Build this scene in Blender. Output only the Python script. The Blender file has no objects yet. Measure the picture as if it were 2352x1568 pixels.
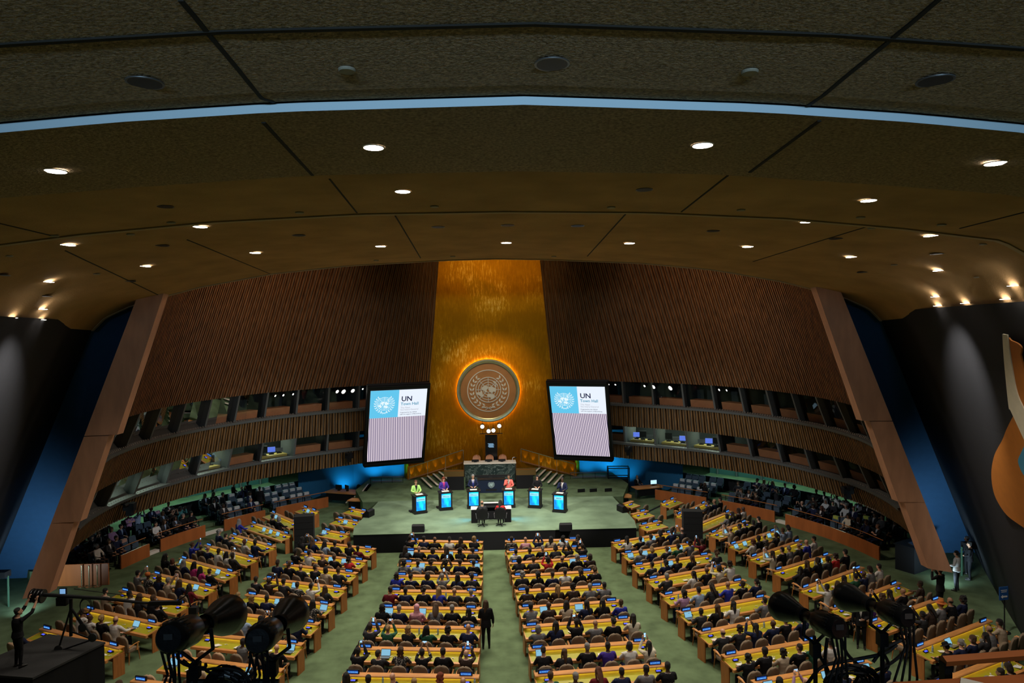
import bpy, bmesh, math, random
from mathutils import Vector, Matrix, Euler, noise
D = bpy.data; SC = bpy.context.scene
COL = SC.collection
rnd = random.Random(7)
R = math.radians

# ---------------------------------------------------------------- camera
CAM = Vector((-0.5413, 0, 11.5)); FPX = 1568.0
def _basis(yaw=2.4074, pitch=0.66, roll=0.7422):
    y, p, r = R(yaw), R(pitch), R(roll)
    f = Vector((math.sin(y)*math.cos(p), math.cos(y)*math.cos(p), -math.sin(p)))
    rt = Vector((math.cos(y), -math.sin(y), 0)); up = rt.cross(f)
    return rt*math.cos(r)-up*math.sin(r), up*math.cos(r)+rt*math.sin(r), f
CR_, CU_, CF_ = _basis()
cd = D.cameras.new('camera'); cd.sensor_width = 36; cd.lens = 24.0; cd.clip_end = 300; cd.clip_start = .05
cam = D.objects.new('camera', cd); COL.objects.link(cam)
M = Matrix.Identity(4)
for i in range(3):
    M[i][0], M[i][1], M[i][2], M[i][3] = CR_[i], CU_[i], -CF_[i], CAM[i]
cam.matrix_world = M
SC.camera = cam
def ray(px, py): return CF_ + CR_*((px-1176)/FPX) + CU_*((784-py)/FPX)
def atz(px, py, z):
    d = ray(px, py); return CAM + d*((z-CAM.z)/d.z)
def aty(px, py, y):
    d = ray(px, py); return CAM + d*(y/d.y)

# ---------------------------------------------------------------- world, exposure, main lights
W = D.worlds.new('world'); SC.world = W; W.use_nodes = True
W.node_tree.nodes['Background'].inputs[0].default_value = (.35, .45, .6, 1)
W.node_tree.nodes['Background'].inputs[1].default_value = .0012
SC.view_settings.view_transform = 'Standard'; SC.view_settings.look = 'None'
SC.view_settings.exposure = 0.0; SC.view_settings.gamma = 1; SC.view_settings.use_curve_mapping = False
SC.cycles.max_bounces = 5; SC.cycles.diffuse_bounces = 3; SC.cycles.glossy_bounces = 2
SC.cycles.transmission_bounces = 3; SC.cycles.transparent_max_bounces = 6
SC.cycles.sample_clamp_indirect = 2.0; SC.cycles.use_denoising = True
SC.cycles.caustics_reflective = False; SC.cycles.caustics_refractive = False
GAIN = 1.9
def lamp(kind, name, loc, target, power, color=(1, 1, 1), **k):
    l = D.lights.new(name, kind); l.energy = power*GAIN; l.color = color
    for a, b in k.items(): setattr(l, a, b)
    o = D.objects.new(name, l); COL.objects.link(o); o.location = loc
    d = Vector(target)-Vector(loc)
    o.rotation_euler = d.to_track_quat('-Z', 'Y').to_euler()
    return o
# spot battery hidden in the dome above the stage and the front half of the floor
lamp('AREA', 'dome_light', (0, 40, 17.8), (0, 40, 0), 260, (1, .93, .80), shape='RECTANGLE', size=18, size_y=8, spread=R(80))
lamp('AREA', 'dome_light', (0, 33, 17.4), (0, 27.5, 0), 800, (1, .90, .74), shape='RECTANGLE', size=12, size_y=3, spread=R(110))
# stage key light thrown from the front of the hall
lamp('SPOT', 'stage_light', (-9, 27.5, 12.6), (-1, 40, 1.5), 5200, (1, .95, .86), spot_size=R(34), spot_blend=.6, shadow_soft_size=.3)
lamp('SPOT', 'stage_light', (9, 27.5, 12.6), (1, 40, 1.5), 5200, (1, .95, .86), spot_size=R(34), spot_blend=.6, shadow_soft_size=.3)
# pale daylight from the gallery windows at the back of the hall, skimming the ceiling lip
lamp('AREA', 'gallery_window', (0, -9, 14.2), (0, 8.5, 14.2), 95, (.5, .76, 1), shape='RECTANGLE', size=14, size_y=.3, spread=R(50))
lamp('SPOT', 'rail_fill', (3.0, 2.2, 14.4), (2.7, 3.7, 9.8), 190, (1, .85, .65), spot_size=R(34), spot_blend=.7, shadow_soft_size=.1)  # added fill with no fixture, brightens the handrail before the camera
# wall washers, with added fills for emblem, tribunes and wood
lamp('AREA', 'gold_wash', (0, 45, 18.5), (0, 51, 14.5), 42, (1, .78, .42), shape='RECTANGLE', size=7, size_y=1, spread=R(90))
lamp('SPOT', 'emblem_fill', (0, 38, 16.5), (0, 50.5, 7.0), 1500, (1, .80, .52), spot_size=R(36), spot_blend=.6, shadow_soft_size=.2)  # added spot with no fixture, lifts the dim emblem and gold
for s in (-1, 1):
    lamp('SPOT', 'tribune_fill', (s*7, 27.6, 13.2), (-s*15.5, 42.5, 1), 3200, (.9, .95, 1), spot_size=R(36), spot_blend=.8, shadow_soft_size=.3)  # added spot, stands in for the downlights reaching the side seats
    lamp('AREA', 'wood_fill', (s*4, 34, 17.2), (s*13.5, 37, 11), 170, (1, .70, .50), shape='RECTANGLE', size=4, size_y=4, spread=R(120))  # added area light in place of spill on the battens
    lamp('SPOT', 'blue_wash', (s*19.6, 28.9, .4), (s*22.6, 33.4, 2.6), 330, (.6, .85, 1), spot_size=R(125), spot_blend=1, shadow_soft_size=.3)

# ---------------------------------------------------------------- materials
def srgb(c):
    return tuple((v/255/12.92 if v/255 <= .04045 else ((v/255+.055)/1.055)**2.4) for v in c)
MATS = {}
def mat(name, col, rough=.6, metal=0, emis=None, es=0, var=0, scale=4, bump=0, bscale=30, spec=.5, stretch=None, sheen=0, trans=0):
    if name in MATS: return MATS[name]
    m = D.materials.new(name); m.use_nodes = True; nt = m.node_tree; n = nt.nodes; b = n['Principled BSDF']
    c = tuple(col)+(1,)
    b.inputs['Base Color'].default_value = c; b.inputs['Roughness'].default_value = rough
    b.inputs['Metallic'].default_value = metal; b.inputs['Specular IOR Level'].default_value = spec
    m.diffuse_color = c
    if trans: b.inputs['Transmission Weight'].default_value = trans
    if emis:
        b.inputs['Emission Color'].default_value = tuple(emis)+(1,); b.inputs['Emission Strength'].default_value = es
    if var or bump:
        tc = n.new('ShaderNodeTexCoord'); mp = n.new('ShaderNodeMapping')
        nt.links.new(tc.outputs['Object'], mp.inputs[0])
        if stretch: mp.inputs['Scale'].default_value = stretch
    if var:
        t = n.new('ShaderNodeTexNoise'); t.inputs['Scale'].default_value = scale; t.inputs['Detail'].default_value = 4
        nt.links.new(mp.outputs[0], t.inputs['Vector'])
        r = n.new('ShaderNodeValToRGB'); r.color_ramp.elements[0].position = .3; r.color_ramp.elements[1].position = .7
        r.color_ramp.elements[0].color = tuple(v*(1-var) for v in col)+(1,)
        r.color_ramp.elements[1].color = tuple(min(1, v*(1+var)) for v in col)+(1,)
        nt.links.new(t.outputs[0], r.inputs[0]); nt.links.new(r.outputs[0], b.inputs['Base Color'])
    if bump:
        t2 = n.new('ShaderNodeTexNoise'); t2.inputs['Scale'].default_value = bscale; t2.inputs['Detail'].default_value = 3
        nt.links.new(mp.outputs[0], t2.inputs['Vector'])
        bp = n.new('ShaderNodeBump'); bp.inputs['Strength'].default_value = bump; bp.inputs['Distance'].default_value = .05
        nt.links.new(t2.outputs[0], bp.inputs['Height']); nt.links.new(bp.outputs[0], b.inputs['Normal'])
    MATS[name] = m; return m
def em(name, col, s): return mat(name, (0, 0, 0), .5, 0, col, s)

CARPET = mat('green carpet', (.115, .165, .085), .95, var=.28, scale=1.3, bump=.15, bscale=60, spec=.1)
STAGEC = mat('stage carpet', (.17, .24, .15), .95, var=.22, scale=.9, bump=.15, bscale=60, spec=.1)
BLACK = mat('black', (.006, .006, .007), .55, spec=.3)
BLACKM = mat('matt black', (.008, .008, .009), .9, spec=.2)
GLOSSB = mat('gloss black metal', (.008, .008, .009), .28, .2, bump=.05, bscale=15)
WOODW = mat('wall batten wood', (.19, .080, .028), .5, var=.45, scale=2, stretch=(3, 3, .5))
WOODB = mat('band batten wood', (.18, .092, .030), .5, var=.4, scale=2, stretch=(3, 3, .5))
STRIP = mat('grey strip', (.20, .17, .13), .5)
BACK = mat('batten backing', (.012, .009, .007), .9)
COPPER = mat('copper tip', (.5, .2, .08), .35, .6)
TAN = mat('fin veneer', (.55, .29, .175), .6, var=.14, scale=1.5, stretch=(2, 2, .5))
BLUEW = mat('blue paint', (.03, .095, .21), .8, spec=.2, var=.05)
BLUER = mat('recess blue paint', (.025, .15, .30), .8, spec=.2)
BLACKW = mat('black wall paint', (.018, .018, .020), .7, spec=.3, bump=.1, bscale=4)
CEIL = mat('acoustic plaster', (.40, .285, .175), .95, var=.4, scale=22, bump=1.0, bscale=30, spec=.1)
CEIL2 = mat('smooth acoustic plaster', (.43, .265, .12), .95, var=.15, scale=.8, bump=.25, bscale=20, spec=.1)
LIP = mat('painted ceiling lip', (.62, .80, .90), .7, bump=.1, bscale=10)
RIM = mat('plaster rim', (.42, .32, .19), .8)
GROOVE = mat('joint groove', (.02, .017, .012), .9)
WOOD = mat('desk wood', (.62, .27, .08), .42, var=.18, scale=3, stretch=(.6, 4, 4))
WOODD = mat('dark desk wood', (.42, .15, .04), .42, var=.2, scale=3, stretch=(4, 4, .6))
LEATHER = mat('yellow-lit green leather', (.36, .34, .012), .5, var=.1, scale=3)  # green leather with the desk lamp's yellow put into its colour
PARA = mat('parapet veneer', (.40, .115, .028), .4, var=.18, scale=1.2, stretch=(2, 2, .4))
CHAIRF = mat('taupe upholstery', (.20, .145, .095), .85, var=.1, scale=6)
CHAIRF_LIT = mat('tan upholstery', (.46, .30, .18), .85, var=.08, scale=6)  # lighter copy of the chair fabric, lit look put into the colour
SLATE = mat('slate upholstery', (.045, .075, .11), .8, var=.1)
COVER = mat('white seat cover', (.55, .55, .55), .8)
MARBLE = None
GREYM = mat('grey metal', (.18, .19, .2), .4, .7)
CHROME = mat('brass metal', (.5, .42, .28), .25, .9)
DGREY = mat('dark grey mullion', (.09, .10, .10), .6)
WHITE = mat('white', (.75, .74, .72), .6)
PAPER = mat('paper', (.7, .69, .66), .7)
NOSE = mat('pale stair nosing', (.75, .66, .56), .6)
CYAN = em('screen cyan', (.01, .45, 1), 1.1)
BLUES = em('console blue', (.08, .10, .9), 1.3)
SIGNB = em('sign blue', (.01, .09, .5), .8)
SIGNT = em('sign letters', (.2, .6, 1), 1.1)
LAMPY = em('desk lamp strip', (1, .80, .10), 9.0)
LAMPW = em('downlight lens', (1, .93, .85), 14)
GLASS = mat('booth glass', (.5, .6, .6), .03, trans=0)
def setup_special():
    global MARBLE, GOLD
    # clear reflective glass: mix of transparent and glossy
    m = D.materials['booth glass']; nt = m.node_tree; nt.nodes.clear()
    o = nt.nodes.new('ShaderNodeOutputMaterial'); mx = nt.nodes.new('ShaderNodeMixShader')
    t = nt.nodes.new('ShaderNodeBsdfTransparent'); g = nt.nodes.new('ShaderNodeBsdfGlossy'); g.inputs['Roughness'].default_value = .02
    f = nt.nodes.new('ShaderNodeFresnel'); f.inputs[0].default_value = 1.28
    t.inputs[0].default_value = (.85, .92, .9, 1)
    nt.links.new(f.outputs[0], mx.inputs[0]); nt.links.new(t.outputs[0], mx.inputs[1]); nt.links.new(g.outputs[0], mx.inputs[2]); nt.links.new(mx.outputs[0], o.inputs[0])
    # green-black veined marble
    m = D.materials.new('green marble'); m.use_nodes = True; nt = m.node_tree; n = nt.nodes; b = n['Principled BSDF']
    tc = n.new('ShaderNodeTexCoord'); ns = n.new('ShaderNodeTexNoise'); ns.inputs['Scale'].default_value = 1.6; ns.inputs['Detail'].default_value = 8; ns.inputs['Distortion'].default_value = 2.5
    nt.links.new(tc.outputs['Object'], ns.inputs['Vector'])
    r = n.new('ShaderNodeValToRGB'); e = r.color_ramp.elements
    e[0].position = .42; e[0].color = (.018, .03, .028, 1); e[1].position = .8; e[1].color = (.07, .10, .09, 1)
    x = r.color_ramp.elements.new(.50); x.color = (.03, .045, .042, 1)
    x = r.color_ramp.elements.new(.515); x.color = (.22, .27, .25, 1)
    x = r.color_ramp.elements.new(.53); x.color = (.035, .05, .045, 1)
    nt.links.new(ns.outputs[0], r.inputs[0]); nt.links.new(r.outputs[0], b.inputs['Base Color']); b.inputs['Roughness'].default_value = .25
    MARBLE = m
    # gold leaf wall: vertical brush streaks and worn patches
    m = D.materials.new('gold leaf'); m.use_nodes = True; nt = m.node_tree; n = nt.nodes; b = n['Principled BSDF']
    tc = n.new('ShaderNodeTexCoord')
    mp = n.new('ShaderNodeMapping'); mp.inputs['Scale'].default_value = (4, 1, .8); nt.links.new(tc.outputs['Object'], mp.inputs[0])
    n1 = n.new('ShaderNodeTexNoise'); n1.inputs['Scale'].default_value = 2.2; n1.inputs['Detail'].default_value = 8; n1.inputs['Roughness'].default_value = .7; nt.links.new(mp.outputs[0], n1.inputs['Vector'])
    n2 = n.new('ShaderNodeTexNoise'); n2.inputs['Scale'].default_value = .42; n2.inputs['Detail'].default_value = 5; nt.links.new(tc.outputs['Object'], n2.inputs['Vector'])
    mul = n.new('ShaderNodeMath'); mul.operation = 'MULTIPLY'; nt.links.new(n1.outputs[0], mul.inputs[0]); nt.links.new(n2.outputs[0], mul.inputs[1])
    r = n.new('ShaderNodeValToRGB'); e = r.color_ramp.elements
    e[0].position = .17; e[0].color = (.44, .155, .003, 1); e[1].position = .46; e[1].color = (.95, .52, .11, 1)
    x = e.new(.30); x.color = (.60, .215, .004, 1); x = e.new(.36); x.color = (.78, .35, .02, 1)
    nt.links.new(mul.outputs[0], r.inputs[0]); nt.links.new(r.outputs[0], b.inputs['Base Color'])
    b.inputs['Metallic'].default_value = .85; b.inputs['Roughness'].default_value = .5; b.inputs['Specular Tint'].default_value = (1, .6, .2, 1)
    bp = n.new('ShaderNodeBump'); bp.inputs['Strength'].default_value = .12; bp.inputs['Distance'].default_value = .03
    nt.links.new(n1.outputs[0], bp.inputs['Height']); nt.links.new(bp.outputs[0], b.inputs['Normal'])
    GOLD = m
setup_special()

# ---------------------------------------------------------------- mesh builder
class MB:
    def __init__(s): s.v = []; s.f = []; s.m = []
    def add(s, vs, fs, mi=0):
        k = len(s.v); s.v += [tuple(p) for p in vs]; s.f += [tuple(i+k for i in f) for f in fs]; s.m += [mi]*len(fs); return s
    def box(s, c, d, rz=0, mi=0, rx=0, ry=0):
        m = Euler((rx, ry, rz)).to_matrix(); c = Vector(c); h = Vector(d)/2
        vs = [c+m @ Vector((x*h.x, y*h.y, z*h.z)) for x in (-1, 1) for y in (-1, 1) for z in (-1, 1)]
        return s.add(vs, [(0, 1, 3, 2), (4, 6, 7, 5), (0, 4, 5, 1), (2, 3, 7, 6), (0, 2, 6, 4), (1, 5, 7, 3)], mi)
    def beam(s, a, b, w, h, mi=0, up=(0, 0, 1)):
        a = Vector(a); b = Vector(b); d = (b-a).normalized(); u = Vector(up)
        if abs(d.dot(u)) > .98: u = Vector((0, 1, 0))
        r = d.cross(u).normalized(); u = r.cross(d)
        vs = [p+r*x*w/2+u*z*h/2 for p in (a, b) for x, z in ((-1, -1), (1, -1), (1, 1), (-1, 1))]
        return s.add(vs, [(0, 1, 2, 3), (7, 6, 5, 4), (0, 4, 5, 1), (1, 5, 6, 2), (2, 6, 7, 3), (3, 7, 4, 0)], mi)
    def tube(s, pts, rad, n=8, mi=0, cap=True, flat=None):
        pts = [Vector(p) for p in pts]
        if not hasattr(rad, '__len__'): rad = [rad]*len(pts)
        k = len(s.v); prev = None
        for i, p in enumerate(pts):
            d = (pts[min(i+1, len(pts)-1)]-pts[max(i-1, 0)])
            d = d.normalized() if d.length > 1e-9 else Vector((0, 0, 1))
            if prev is None: a = d.orthogonal().normalized()
            else:
                a = prev-d*prev.dot(d); a = a.normalized() if a.length > 1e-6 else d.orthogonal().normalized()
            prev = a; b = d.cross(a)
            r = rad[i]; ra, rb = (r if hasattr(r, '__len__') else (r, r))
            for j in range(n):
                t = 2*math.pi*j/n; s.v.append(tuple(p+a*math.cos(t)*ra+b*math.sin(t)*rb))
        for i in range(len(pts)-1):
            for j in range(n):
                j2 = (j+1) % n; s.f.append((k+i*n+j, k+i*n+j2, k+(i+1)*n+j2, k+(i+1)*n+j)); s.m.append(mi)
        if cap:
            s.f.append(tuple(k+j for j in reversed(range(n)))); s.m.append(mi)
            e = k+(len(pts)-1)*n; s.f.append(tuple(e+j for j in range(n))); s.m.append(mi)
        return s
    def rings(s, rings, mi=0, cap=True):           # rings: list of equal-length closed loops
        k = len(s.v); n = len(rings[0])
        for r in rings: s.v += [tuple(p) for p in r]
        for i in range(len(rings)-1):
            for j in range(n):
                j2 = (j+1) % n; s.f.append((k+i*n+j, k+i*n+j2, k+(i+1)*n+j2, k+(i+1)*n+j)); s.m.append(mi)
        if cap:
            s.f.append(tuple(k+j for j in reversed(range(n)))); s.m.append(mi)
            e = k+(len(rings)-1)*n; s.f.append(tuple(e+j for j in range(n))); s.m.append(mi)
        return s
    def lathe(s, prof, c=(0, 0, 0), axis='z', n=20, mi=0, mtx=None):   # prof: (radius, height)
        rs = []
        for r, h in prof:
            ring = []
            for j in range(n):
                t = 2*math.pi*j/n; p = Vector((r*math.cos(t), r*math.sin(t), h))
                if axis == 'y': p = Vector((p.x, p.z, p.y))
                if mtx: p = mtx @ p
                ring.append(p+Vector(c))
            rs.append(ring)
        return s.rings(rs, mi, False)
    def ell(s, c, r, rot=None, n=12, m=8, mi=0):
        c = Vector(c); rings = []
        for i in range(1, m):
            a = math.pi*i/m; ring = []
            for j in range(n):
                t = 2*math.pi*j/n; p = Vector((r[0]*math.sin(a)*math.cos(t), r[1]*math.sin(a)*math.sin(t), -r[2]*math.cos(a)))
                if rot: p = rot @ p
                ring.append(c+p)
            rings.append(ring)
        return s.rings(rings, mi)
    def strip(s, A, B, mi=0):                       # ruled surface between two polylines
        k = len(s.v); n = len(A)
        s.v += [tuple(p) for p in A]+[tuple(p) for p in B]
        for i in range(n-1): s.f.append((k+i, k+i+1, k+n+i+1, k+n+i)); s.m.append(mi)
        return s
    def poly(s, pts, mi=0): return s.add(pts, [tuple(range(len(pts)))], mi)
    def ext(s, pts2, z0, z1, mi=0):                 # vertical prism over a plan polygon
        n = len(pts2); vs = [(x, y, z0) for x, y in pts2]+[(x, y, z1) for x, y in pts2]
        return s.add(vs, [tuple(reversed(range(n))), tuple(range(n, 2*n))]+[(i, (i+1) % n, n+(i+1) % n, n+i) for i in range(n)], mi)
    def mesh(s, name, mats, smooth=False):
        me = D.meshes.new(name); me.from_pydata(s.v, [], s.f)
        for m in (mats if isinstance(mats, (list, tuple)) else [mats]): me.materials.append(m)
        if any(s.m): me.polygons.foreach_set('material_index', s.m)
        if smooth: me.polygons.foreach_set('use_smooth', [True]*len(me.polygons))
        me.update()
        if smooth: me.set_sharp_from_angle(angle=R(38))
        return me
    def build(s, name, mats, parent=None, smooth=False, **k):
        return link(name, s.mesh(name, mats, smooth), parent, **k)
def fixn(me):
    b = bmesh.new(); b.from_mesh(me); bmesh.ops.recalc_face_normals(b, faces=b.faces); b.to_mesh(me); b.free()
def link(name, me, parent=None, loc=None, rot=None, **k):
    o = D.objects.new(name, me); COL.objects.link(o)
    if parent: o.parent = parent
    if loc is not None: o.location = loc
    if rot is not None: o.rotation_euler = rot
    for a, b in k.items(): o[a] = b
    return o
def tag(o, label=None, cat=None, group=None, kind=None):
    if label: o['label'] = label
    if cat: o['category'] = cat
    if group: o['group'] = group
    if kind: o['kind'] = kind
    return o
def empty(name, loc, rz=0, label=None, cat=None, group=None):
    o = D.objects.new(name, None); COL.objects.link(o); o.location = loc; o.rotation_euler = (0, 0, rz); o.empty_display_size = .1
    return tag(o, label, cat, group)
def struct(o): o['kind'] = 'structure'; return o
def copy_tree(root, loc, rz, kids, label=None, group=None):
    r = root.copy(); COL.objects.link(r); r.location = loc; r.rotation_euler = (0, 0, rz)
    if label: r['label'] = label
    if group: r['group'] = group
    for ch, subs in kids:
        c = ch.copy(); COL.objects.link(c); c.parent = r
        for g in subs:
            d = g.copy(); COL.objects.link(d); d.parent = c
    return r
def kids_of(root):
    allo = list(D.objects)
    return [(c, [g for g in allo if g.parent == c]) for c in allo if c.parent == root]
TXT = {}
def text_mesh(body, size, mt, align='LEFT', depth=.002, bold=False):
    key = (body, size, mt.name, align, bold)
    if key in TXT: return TXT[key]
    c = D.curves.new('lettering', 'FONT'); c.body = body; c.size = size; c.align_x = align; c.extrude = depth
    if bold: c.offset = size*.018
    c.resolution_u = 2
    o = D.objects.new('lettering', c); COL.objects.link(o)
    dg = bpy.context.evaluated_depsgraph_get(); dg.update()
    me = D.meshes.new_from_object(o.evaluated_get(dg)); D.objects.remove(o); D.curves.remove(c)
    me.materials.clear(); me.materials.append(mt); TXT[key] = me; return me
def crom(P, n):
    P = [Vector(p) for p in P]; Q = [P[0]*2-P[1]]+P+[P[-1]*2-P[-2]]; out = []
    for i in range(len(P)-1):
        a, b, c, d = Q[i:i+4]
        for j in range(n):
            t = j/n; out.append(.5*((2*b)+(c-a)*t+(2*a-5*b+4*c-d)*t*t+(3*b-a-3*c+d)*t**3))
    out.append(P[-1]); return out
def resample(P, step):
    L = [0]
    for a, b in zip(P, P[1:]): L.append(L[-1]+(b-a).length)
    n = max(1, round(L[-1]/step)); out = []; j = 0
    for i in range(n+1):
        t = L[-1]*i/n
        while j < len(P)-2 and L[j+1] < t: j += 1
        out.append(P[j].lerp(P[j+1], (t-L[j])/max(1e-9, L[j+1]-L[j])))
    return out
def interp(tab, x):
    x = abs(x)
    for (a, b), (c, d) in zip(tab, tab[1:]):
        if x <= c: return b+(d-b)*(x-a)/(c-a)
    return tab[-1][1]
ORD = ['first', 'second', 'third', 'fourth', 'fifth', 'sixth', 'seventh', 'eighth', 'ninth', 'tenth', 'eleventh', 'twelfth', 'thirteenth', 'fourteenth', 'fifteenth', 'sixteenth', 'seventeenth', 'eighteenth', 'nineteenth', 'twentieth']
ORD += ['twenty-'+w for w in ORD[:9]]+['thirtieth']+['thirty-'+w for w in ORD[:9]]+['fortieth']+['forty-'+w for w in ORD[:9]]
# ---------------------------------------------------------------- the room
def V2(x, y, z=0): return Vector((x, y, z))
struct(MB().box((0, 27, -.1), (70, 70, .2)).build('floor', CARPET))
K = [(2.8, [(6.4, 49.6), (8.7, 47.3), (11.8, 45.0), (14.6, 42.3), (16.7, 39), (17.8, 35.8), (18.2, 33), (18.0, 30.2), (17.5, 28.1)]),
     (8.1, [(4.5, 50.6), (8.4, 47.0), (11.4, 44.6), (13.8, 41.8), (15.4, 38.3), (16.1, 35), (16.2, 32.6), (15.9, 29.8), (15.15, 27.4)]),
     (17.5, [(3.68, 50.6), (6.3, 47.2), (8.6, 44.5), (10.8, 41), (12.1, 37.7), (12.7, 34.6), (12.9, 32.3), (12.6, 29.8), (11.9, 27.5)])]
NU = 400
def _curves():
    out = []
    for z, P in K: out.append((z, crom([V2(*p) for p in P], 40)))
    mid = out[1][1]; L = [0]
    for a, b in zip(mid, mid[1:]): L.append(L[-1]+(b-a).length)
    idx = []; j = 0
    for i in range(NU+1):
        t = L[-1]*i/NU
        while j < len(L)-2 and L[j+1] < t: j += 1
        idx.append(j+(t-L[j])/(L[j+1]-L[j]))
    res = []
    for z, c in out:
        res.append((z, [c[int(q)].lerp(c[min(len(c)-1, int(q)+1)], q-int(q)) for q in idx]))
    return res, L[-1]
CU, LEN = _curves()
def W(u, z, s=1, off=0):
    """point on the leaning wall: u 0 (centre) .. 1 (fin), height z, outward offset"""
    def at(i, uu):
        q = uu*NU; k = min(NU-1, max(0, int(q))); c = CU[i][1]; return c[k].lerp(c[k+1], q-k)
    def pt(uu):
        if z <= 8.1: a, b, t = at(0, uu), at(1, uu), (z-2.8)/5.3
        else: a, b, t = at(1, uu), at(2, uu), (z-8.1)/9.4
        return a+(b-a)*t
    p = pt(u)
    if off:
        t = (pt(min(1, u+.01))-pt(max(0, u-.01))).normalized(); nrm = Vector((t.y*-1, t.x, 0))
        if nrm.dot(Vector((0, 36, 0))-Vector((p.x, p.y, 0))) > 0: nrm = -nrm
        p = p+nrm*off
    return Vector((p.x*s, p.y, z))
UU = [i/60 for i in range(61)]
def battens(name, s, z0, z1, spacing, wmat, u0=0, u1=1, wdt=.115, dep=.13, tip=False):
    b = MB(); n = int(LEN*(u1-u0)/spacing)
    lv = [z0, z1] if z1-z0 < 3 else [z0, z0+(z1-z0)/3, z0+(z1-z0)*2/3, z1]
    b.strip([W(u0+(u1-u0)*i/60, z0, s, .10) for i in range(61)], [W(u0+(u1-u0)*i/60, z1, s, .10) for i in range(61)], 2)
    for i in range(n):
        u = u0+(u1-u0)*(i+.5)/n; e = .5*wdt/LEN
        for zz0, zz1 in zip(lv, lv[1:]):
            r = []
            for z in (zz0, zz1):
                r.append([W(u-e, z, s, .10), W(u-e*.8, z, s, .10-dep), W(u+e*.8, z, s, .10-dep), W(u+e, z, s, .10)])
            b.rings(r, 0, True)
            if i % 2 == 0:
                g = u+.5/n*(u1-u0); q = .012/LEN
                b.rings([[W(g-q, z, s, .06), W(g-q, z, s, .0), W(g+q, z, s, .0), W(g+q, z, s, .06)] for z in (zz0, zz1)], 1, True)
        if tip:
            a = [W(u-e, z1, s, .10-dep), W(u-e, z1, s, .06), W(u+e, z1, s, .06), W(u+e, z1, s, .10-dep)]
            b.rings([a, [p.lerp(sum(a, Vector())/4, .4)+Vector((0, 0, .09)) for p in a]], 3, True)
            t = W(u, z1+.02, s, .10-dep)
            b.beam(t, W(u+.4/n*(u1-u0), z1+.19, s, .12), .014, .014, 1); b.beam(W(u+.8/n*(u1-u0), z1+.02, s, .10-dep), W(u+.4/n*(u1-u0), z1+.19, s, .12), .014, .014, 1)
    return struct(b.build(name, [wmat, STRIP, BACK, COPPER]))
for s, nm in ((-1, 'left'), (1, 'right')):
    battens('wall_'+nm, s, 8.1, 17.4, .2, WOODW, 0, .985)
    battens('wall_'+nm+'_upper_balcony', s, 5.0, 6.45, .19, WOODB, .135, 1, tip=True)
    battens('wall_'+nm+'_lower_balcony', s, 2.75, 3.7, .19, WOODB, .135, 1, wdt=.12, tip=True)
    # dark strip of wall behind the hanging screens
    b = MB(); us = [.138*i/8 for i in range(9)]
    b.strip([W(u, 3.3, s, .25) for u in us], [W(u, 8.1, s, .25) for u in us]); struct(b.build('wall_'+nm+'_screen_bay', BLACKM))

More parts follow.
